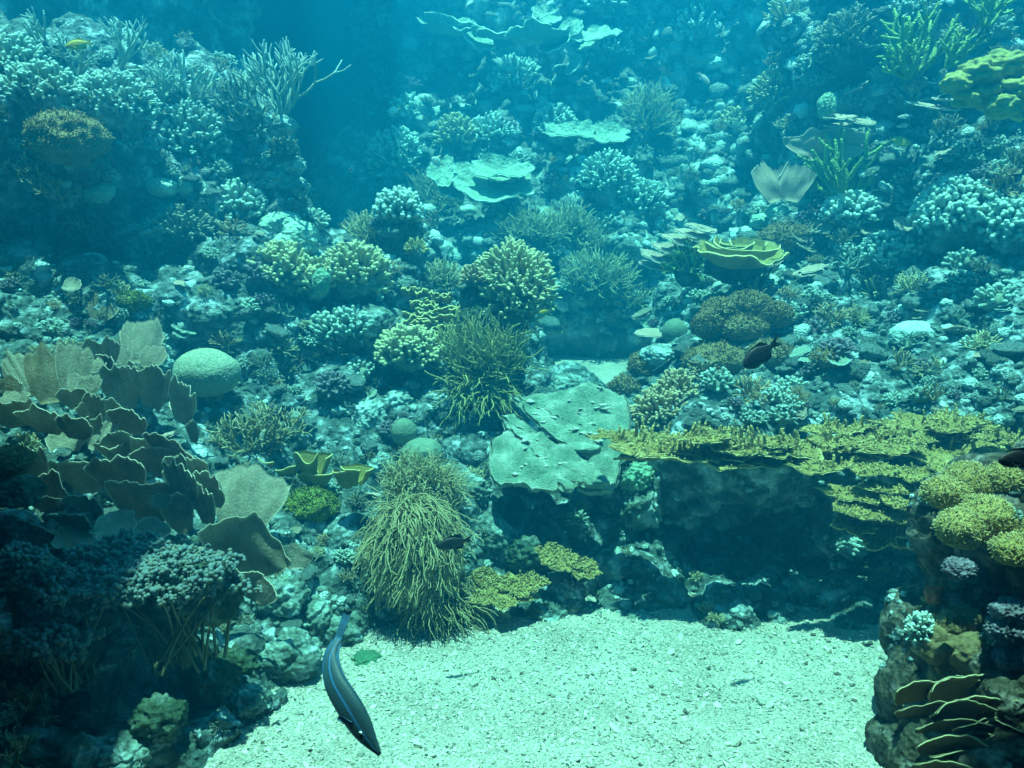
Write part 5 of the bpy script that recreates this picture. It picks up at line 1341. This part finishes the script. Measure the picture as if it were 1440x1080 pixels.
# the near column at the right edge
multi(1368, 690, [(-36, 4, 66, 44), (4, -8, 80, 56), (44, -14, 60, 50)], 'mustard fuzzy leather coral on top of the right foreground rock', 'mustard', 'leather_coral', Y=2.25, amp=0.12, cells=0.12, cell_f=6)
multi(1385, 745, [(-30, 0, 70, 54), (10, -14, 80, 60), (44, 4, 60, 50)], 'larger mustard fuzzy leather coral below the topmost one', 'mustard', 'leather_coral', Y=2.12, amp=0.12, cells=0.12, cell_f=6)
mound(1432, 775, 70, 40, 'mustard leather coral cut by the right edge', 'mustard', 'leather_coral', Y=2.02)
multi(1352, 915, [(-12, -34, 44, 40), (18, -40, 50, 36), (-34, -6, 50, 60), (10, 0, 66, 60), (44, -14, 60, 44), (-4, 36, 70, 50), (32, 28, 64, 44), (54, 12, 50, 40), (-24, 52, 40, 44), (16, 58, 60, 36)], 'brown folded leather coral with thick smooth lobes in the right foreground', 'brown_leather', 'leather_coral', Y=2.1, amp=0.22, cells=0.22, cell_f=2.6)
fingers(1294, 888, 38, 40, 'tiny white knobbed coral at the left of the brown folded coral', 'pale_tip', n=70, thick=2.6, length=7, Y=2.12)
mound(1302, 915, 22, 22, 'curled tan knob under the tiny white coral', 'brown_leather', 'boulder_coral', Y=2.1)
mound(1313, 836, 24, 26, 'red encrusting coral spot on the dark foreground rock', 'red', 'encrusting_coral', Y=2.25, amp=0.3)
for (x, y, w, h, t) in [(1415, 885, 56, 36, 'violet grey encrusting coral by the right edge above the brown folds'), (1420, 860, 50, 36, 'violet encrusting coral topmost of the violet ones'), (1425, 925, 50, 34, 'dim violet encrusting coral lowest of the violet ones'), (1350, 800, 44, 30, 'violet flecked coral below the mustard coral')]:
    mound(x, y, w, h, t, 'purple', 'encrusting_coral', Y=2.0, amp=0.3, cells=0.35, cell_f=6)
layers = []
for i in range(22):
    row = i // 3
    layers.append((-50 + (i % 3) * 50 + r5.uniform(-14, 14), -34 + row * 19 + r5.uniform(-5, 5), r5.uniform(80, 135), r5.uniform(34, 46), r5.uniform(-0.15, 0.1), r5.uniform(-0.3, 0.3), r5.uniform(-0.7, -0.3), r5.uniform(0.1, 0.3), row * 0.024 + r5.uniform(0, 0.03)))
fans(1350, 1010, layers, 'stacked brown layered plate coral in the bottom right corner', 'brown_plate', 'layered_coral', Y=2.03, thick=2.2, lobes=0.5, rim=0.16, foot=0.75)

# ------------------------------------------------------------------ fish
M['wrasse'] = fish_mat('blue_green_wrasse_skin', (0.018, 0.06, 0.09), (0.03, 0.095, 0.135), (0.03, 0.16, 0.40), 2)
M['wrasse_fin'] = mat('wrasse_fin', (0.02, 0.09, 0.18), (0.04, 0.15, 0.28), scale=20, bump=0.2)
M['black_fish'] = fish_mat('black_damselfish_skin', (0.008, 0.008, 0.012), (0.014, 0.012, 0.014))
M['black_fin'] = mat('black_fin', (0.008, 0.008, 0.012), (0.012, 0.012, 0.016), bump=0.1)
M['pale_fish'] = fish_mat('silver_fish_skin', (0.38, 0.42, 0.42), (0.78, 0.80, 0.80))
M['pale_fin'] = mat('silver_fin', (0.5, 0.54, 0.54), (0.62, 0.64, 0.62), bump=0.1)
M['yellow_fish'] = fish_mat('yellow_fish_skin', (0.55, 0.42, 0.05), (0.70, 0.60, 0.12))
M['yellow_fin'] = mat('yellow_fin', (0.62, 0.52, 0.06), (0.72, 0.60, 0.10), bump=0.1)
M['white_fish'] = fish_mat('white_butterflyfish_skin', (0.70, 0.76, 0.72), (0.80, 0.82, 0.80))
OVAL = [(0, 0.02, 0.02), (0.06, 0.075, 0.07), (0.18, 0.155, 0.15), (0.38, 0.215, 0.21), (0.6, 0.20, 0.20), (0.8, 0.11, 0.12), (0.93, 0.055, 0.055), (1, 0.05, 0.05)]
OVALW = [(0, 0.012), (0.1, 0.06), (0.35, 0.09), (0.65, 0.065), (0.9, 0.022), (1, 0.012)]
def fish(px0, py0, px1, py1, Y, label, name, bm_, fm_, cat='fish', prof=OVAL, wid=OVALW, dorsal=(0.03, 0.06, 0.07, 0.12, 0.03), anal=(0.04, 0.09, 0.12, 0.03), tail=(0.26, 0.15, 0.55), yaw=0.25, group=None):
    """Nose and tail-base pixels; the fish swims across the view at Y, turned a little by YAW."""
    Y = warp((px0 + px1) / 2, py0, Y)
    a, b = at(px0, py0, Y), at(px1, py1, Y)
    L = np.linalg.norm(b - a)
    b = b + np.array([0, yaw * L, 0])
    sp = [a, a * 0.67 + b * 0.33, a * 0.33 + b * 0.67, b]
    side = unit(np.cross(b - a, np.array([0, 0, 1.0])))
    if side @ VIEW < 0: side = -side
    return make_fish(name, sp, side, prof, wid, M[bm_], M[fm_], label, cat, dict(dorsal_dir=(0, 0, 1), mid=[('dorsal_fin', 0.22, 0.86, 1, dorsal, 0.5), ('anal_fin', 0.56, 0.86, -1, anal, 0.6)], tail=tail, pectoral=(0.3, 0.18)), eye=(0.13, 0.25, 0.028), group=group, ring='black_fin' if bm_ == 'black_fish' else 'eye_white')
fish(1046, 516, 1089, 488, 2.5, 'black damselfish swimming left in front of the tan mossy domes', 'damselfish', 'black_fish', 'black_fin', tail=(0.40, 0.20, 0.6), prof=[(p, a * 1.3, b * 1.3) for p, a, b in OVAL])
fish(614, 769, 655, 763, 2.6, 'black damselfish in front of the cascading soft coral', 'damselfish', 'black_fish', 'black_fin')
fish(1404, 648, 1462, 646, 1.7, 'black fish cut off by the right edge above the mustard coral', 'damselfish', 'black_fish', 'black_fin')
fish(998, 119, 986, 103, 5.0, 'small silver fish swimming down alone in the open water', 'silver_fish', 'pale_fish', 'pale_fin', prof=[(p, a * 0.8, b * 0.8) for p, a, b in OVAL])
fish(607, 222, 621, 231, 6.2, 'white and yellow butterflyfish above the large scroll plate', 'butterflyfish', 'white_fish', 'yellow_fin', prof=[(p, a * 1.5, b * 1.5) for p, a, b in OVAL])
fish(546, 158, 560, 152, 7.2, 'faint pale butterflyfish far off in the blue water', 'butterflyfish', 'white_fish', 'yellow_fin', prof=[(p, a * 1.5, b * 1.5) for p, a, b in OVAL])
fish(492, 246, 494, 234, 5.5, 'tiny dark and white fish by the end of the left ridge', 'damselfish', 'black_fish', 'pale_fin')
fish(1281, 202, 1258, 196, 4.6, 'small yellow fish over the right slope below the tan shelf plate', 'yellow_fish', 'yellow_fish', 'yellow_fin')
fish(1420, 163, 1444, 166, 4.2, 'small yellow fish at the right edge under the lime leather coral', 'yellow_fish', 'yellow_fish', 'yellow_fin')
fish(758, 440, 770, 437, 3.9, 'tiny round yellow fish right of the pale bushy finger coral', 'yellow_fish', 'yellow_fish', 'yellow_fin')
fish(92, 66, 120, 58, 3.9, 'olive yellow fish hovering over the upper left ridge', 'yellow_fish', 'yellow_fish', 'yellow_fin')
fish(779, 424, 800, 436, 5.6, 'pale disc shaped fish in front of the dim soft corals', 'silver_fish', 'pale_fish', 'pale_fin', prof=[(p, a * 1.3, b * 1.3) for p, a, b in OVAL])
for (x, y, t) in [(1262, 165, 'thin silver fish upper of two over the right slope'), (1260, 178, 'thin silver fish lower of two over the right slope')]:
    fish(x, y, x + 20, y - 3, 4.7, t, 'silver_fish', 'pale_fish', 'pale_fin', prof=[(p, a * 0.5, b * 0.5) for p, a, b in OVAL], group='thin silver fish over the right slope')
# the long wrasse diving to the sand
WY = 1.75
wp = [at(534, 1061, WY - 0.02), at(512, 1030, WY), at(490, 993, WY + 0.02), at(470, 958, WY + 0.05), at(465, 925, WY + 0.09), at(476, 898, WY + 0.12)]
make_fish('wrasse', wp, (-0.35, -0.9, 0.1), [(0, 0.018, 0.018), (0.05, 0.028, 0.024), (0.12, 0.062, 0.06), (0.2, 0.098, 0.09), (0.32, 0.122, 0.112), (0.5, 0.115, 0.11), (0.7, 0.085, 0.085), (0.86, 0.04, 0.042), (1, 0.03, 0.03)],
          [(0, 0.012), (0.08, 0.026), (0.2, 0.05), (0.4, 0.06), (0.65, 0.045), (0.88, 0.02), (1, 0.009)], M['wrasse'], M['wrasse_fin'], 'long blue green wrasse diving head down over the white sand', 'fish',
          dict(dorsal_dir=(0.8, -0.3, 0.5), mid=[('dorsal_fin', 0.3, 0.97, 1, (0.012, 0.022, 0.026, 0.03, 0.012), 0.2), ('anal_fin', 0.52, 0.97, -1, (0.008, 0.02, 0.026, 0.012), 0.2)], tail=(0.24, 0.035, 0.1), tail_dir=at(489, 860, WY + 0.14) - at(476, 898, WY + 0.12), pectoral=(0.3, 0.10)), eye=(0.215, 0.12, 0.017))

# ------------------------------------------------------------------ loose rubble and small growth all over the slopes
SR = np.random.default_rng(404)
def proto(fn, n):
    out = []
    for i in range(n):
        mb = MB(); fn(mb, np.random.default_rng(900 + i)); out.append(mb)
    return out
def f_rubble(mb, r):
    for q in range(int(r.integers(1, 4))):
        lump(mb, r.normal(0, 0.35, 3) * np.array([1, 0.8, 0.3]), np.array([0.8, 0.65, 0.42]) * r.uniform(0.55, 1.0), r, 3, 0.4, 1.8, 0.45, 2.5)
def f_knobs(mb, r):
    lump(mb, (0, 0, -0.1), (0.75, 0.65, 0.45), r, 2, 0.2)
    stubs(mb, (0, 0, 0), (0.85, 0.75, 0.5), 34, 0.30, 0.105, r, -0.1, 0.5, 6, 2, 0.15, 0.2, 0.8)
def f_tuft(mb, r):
    stubs(mb, (0, 0, -0.2), (0.5, 0.45, 0.4), 30, 0.75, 0.05, r, 0.0, 0.4, 5, 3, 0.2, 0.5, 0.8)
def f_branch(mb, r):
    for q in range(6):
        a = q * 1.05 + r.uniform(-0.3, 0.3)
        tree(mb, (0, 0, -0.1), unit([math.cos(a) * 0.8, math.sin(a) * 0.8, 0.8]), 0.5, 0.075, 2, r, 0.75, 0.4, 0.12, 5)
def f_shelf(mb, r):
    for q in range(2):
        disc(mb, r.normal(0, 0.25, 3), (r.uniform(-0.2, 0.2), r.uniform(-0.4, 0), 1), r.uniform(0.6, 0.95), int(r.integers(0, 999)), 0.10, 0.15, 0.4, 0.08, (1, 0.75), (0, 1, 0), 8, 32)
KIND = {
    'rubble': ('rubble_lump', 'rubble', proto(f_rubble, 8), ['pale_rock', 'pale_rock', 'mid_rock', 'pale_rock'], 'pale crusted rubble lump'),
    'knobs': ('knob_coral', 'coral', proto(f_knobs, 6), ['knob', 'pale_tip', 'knob', 'purple'], 'small knobby coral head'),
    'tuft': ('coral_tuft', 'coral', proto(f_tuft, 5), ['soft', 'dark_branch', 'tan_bush'], 'small tufted finger coral'),
    'sprig': ('coral_sprig', 'coral', proto(f_branch, 5), ['pale_tip', 'dark_branch', 'olive_branch'], 'small branching coral sprig'),
    'shelf': ('shelf_coral', 'coral', proto(f_shelf, 5), ['pink_plate', 'plate', 'pale_tip'], 'small shelf coral'),
}
meshes = {}
ZONES = [('on the upper left ridge', 0, 420, 0, 270), ('on the middle left slope', 0, 450, 270, 560), ('on the lower left slope', 0, 460, 560, 1080), ('in the middle of the reef', 450, 900, 380, 910), ('on the dim far reef wall', 450, 1150, 0, 470),
         ('on the sunlit upper right slope', 1080, 1440, 0, 400), ('on the sunlit right slope above the yellow shelf', 900, 1440, 400, 600), ('on the shaded rock of the cave', 860, 1300, 640, 940), ('on the dark right foreground rock', 1300, 1440, 600, 1080)]
def zone_of(x, y):
    for z in ZONES:
        if z[1] <= x < z[2] and z[3] <= y < z[4]:
            return z[0]
    return 'in the middle of the reef'
def scatter(count, kinds, weights, area, lo, hi, seed, zsquash=True):
    r = np.random.default_rng(seed)
    done = tries = 0
    while done < count and tries < count * 6:
        tries += 1
        x, y = r.uniform(area[0], area[2]), r.uniform(area[1], area[3])
        p, n, _ = hit(x, y)
        if p is None or n[2] < -0.1:
            continue
        kd = kinds[int(r.choice(len(kinds), p=weights))]
        nm, cat, protos, mats, text = KIND[kd]
        mn = mats[int(r.integers(0, len(mats)))]
        pi = int(r.integers(0, len(protos)))
        key = (kd, pi, mn)
        if key not in meshes:
            me = to_mesh(nm, protos[pi]); me.materials.append(M[mn]); meshes[key] = me
        z = (p - CAMP) @ FWD
        s = 0.5 * math.exp(r.uniform(math.log(lo), math.log(hi))) * z / FPX
        o = bpy.data.objects.new(nm, meshes[key])
        COL.objects.link(o)
        o.location = p + n * s * 0.25
        nn = Vector(unit(n * 0.6 + np.array([0, 0, 0.9])))
        q = nn.to_track_quat('Z', 'Y')
        o.rotation_euler = q.to_euler()
        o.rotation_euler.rotate_axis('Z', r.uniform(0, 6.28))
        o.scale = (s, s, s * r.uniform(0.7, 1.1))
        zn = zone_of(x, y)
        tag(o, text + ' ' + zn, cat, {'rubble': 'rubble lumps ', 'knobs': 'knobby coral heads ', 'tuft': 'tufted corals ', 'sprig': 'coral sprigs ', 'shelf': 'shelf corals '}[kd] + zn)
        done += 1
A5 = ['rubble', 'knobs', 'tuft', 'sprig', 'shelf']
scatter(120, A5, [0.14, 0.34, 0.14, 0.32, 0.06], (0, 60, 430, 270), 16, 40, 1)
scatter(150, A5, [0.26, 0.28, 0.22, 0.14, 0.10], (0, 270, 560, 560), 14, 52, 2)
scatter(110, A5, [0.28, 0.24, 0.20, 0.18, 0.10], (200, 560, 900, 900), 14, 38, 3)
scatter(90, A5, [0.38, 0.22, 0.20, 0.15, 0.05], (0, 560, 420, 1060), 16, 44, 4)
scatter(230, A5, [0.22, 0.30, 0.22, 0.16, 0.10], (500, 0, 1150, 470), 14, 40, 5)
scatter(170, A5, [0.22, 0.28, 0.20, 0.18, 0.12], (1090, 10, 1440, 400), 17, 60, 6)
scatter(170, A5, [0.34, 0.26, 0.16, 0.12, 0.12], (900, 390, 1440, 600), 15, 62, 7)
scatter(36, A5, [0.6, 0.1, 0.2, 0.1, 0.0], (870, 660, 1300, 930), 18, 40, 8)
scatter(30, A5, [0.5, 0.3, 0.2, 0.0, 0.0], (1310, 660, 1440, 900), 18, 40, 9)

# coral gravel lying on the sand
def gravel(n, seed):
    r = np.random.default_rng(seed)
    V0, F0 = ico(1)
    Y = 1.7 + (3.35 - 1.7) * r.random(n) ** 0.9
    X = r.uniform(-0.75, 0.62, n) * Y * 1.08
    size = 0.0031 * np.exp(r.normal(0, 0.38, n)) * (0.7 + 0.25 * Y / 2.5)
    big = r.random(n) < 0.012
    size[big] *= r.uniform(1.6, 2.8, big.sum())
    sc = size[:, None] * r.uniform(0.55, 1.5, (n, 3)) * np.array([1.25, 1.1, 0.75])
    a = r.uniform(0, 6.28, n); c, s = np.cos(a), np.sin(a)
    nz = 1 + 0.35 * r.uniform(-1, 1, (n, len(V0), 1))
    W = V0[None] * nz * sc[:, None]
    tilt = r.normal(0, 0.5, n)
    W = np.stack([W[..., 0] * c[:, None] - W[..., 1] * s[:, None], W[..., 0] * s[:, None] + W[..., 1] * c[:, None], W[..., 2] + W[..., 0] * tilt[:, None]], -1)
    Z = sand_z(X, Y) + sc[:, 2] * 0.35
    W += np.stack([X, Y, Z], -1)[:, None]
    F = F0[None] + (np.arange(n) * len(V0))[:, None, None]
    A = np.repeat(r.random(n), len(V0))
    mb = MB(); mb.add(W.reshape(-1, 3), F.reshape(-1, 3), A)
    return mb
M['gravel'] = mat('coral_gravel', (0.14, 0.145, 0.14), (0.28, 0.285, 0.27), (0.44, 0.44, 0.41), scale=60, fine=200, tip=(0.78, 0.75, 0.68), tip_amt=1.0, bump=0.4, bump_scale=300, speck=0.2)
tag(obj('coral_gravel', gravel(52000, 6), M['gravel'], smooth=False), kind='stuff')

# crumbs of dead coral and crust too many to count, caught on every slope
def crumbs(name, n, area, lo, hi, seed, material, ymax=None):
    r = np.random.default_rng(seed)
    V0, F0 = ico(2)
    mb = MB()
    W, F, A = [], [], []
    c = 0
    for t in range(n):
        x, y = r.uniform(area[0], area[2]), r.uniform(area[1], area[3])
        p, nr, _ = hit(x, y)
        if p is None or nr[2] < -0.05:
            continue
        z = (p - CAMP) @ FWD
        s = 0.5 * math.exp(r.uniform(math.log(lo), math.log(hi))) * z / FPX
        fx, fy, fz = frame_of(unit(nr + np.array([0, 0, 0.4])))
        v = V0 * (1 + 0.45 * vnoise(V0 * 1.9 + r.uniform(0, 99, 3), seed))[:, None] * np.array([r.uniform(0.7, 1.5), r.uniform(0.7, 1.2), r.uniform(0.4, 0.8)]) * s
        W.append(p + v[:, :1] * fx + v[:, 1:2] * fy + v[:, 2:] * fz)
        F.append(F0 + c * len(V0)); A.append(np.full(len(V0), r.random() ** 3.0)); c += 1
    mb.add(np.concatenate(W), np.concatenate(F), np.concatenate(A))
    tag(obj(name, mb, material), kind='stuff')
M['crumb'] = mat('coral_crust_crumbs', (0.04, 0.075, 0.04), (0.12, 0.19, 0.18), (0.24, 0.30, 0.36), scale=45, fine=90, tip=(0.60, 0.82, 0.84), tip_amt=1.0, bump=1.0, bump_scale=140, vor=100, speck=0.4)
crumbs('coral_crumbs', 2000, (0, 20, 900, 1000), 4, 20, 61, M['crumb'])
crumbs('coral_crumbs', 2300, (880, 0, 1440, 640), 4, 20, 62, M['crumb'])
crumbs('coral_crumbs', 2000, (480, 0, 1150, 470), 7, 26, 63, M['crumb'])
crumbs('coral_crumbs', 700, (860, 640, 1285, 940), 5, 14, 64, M['crumb'])
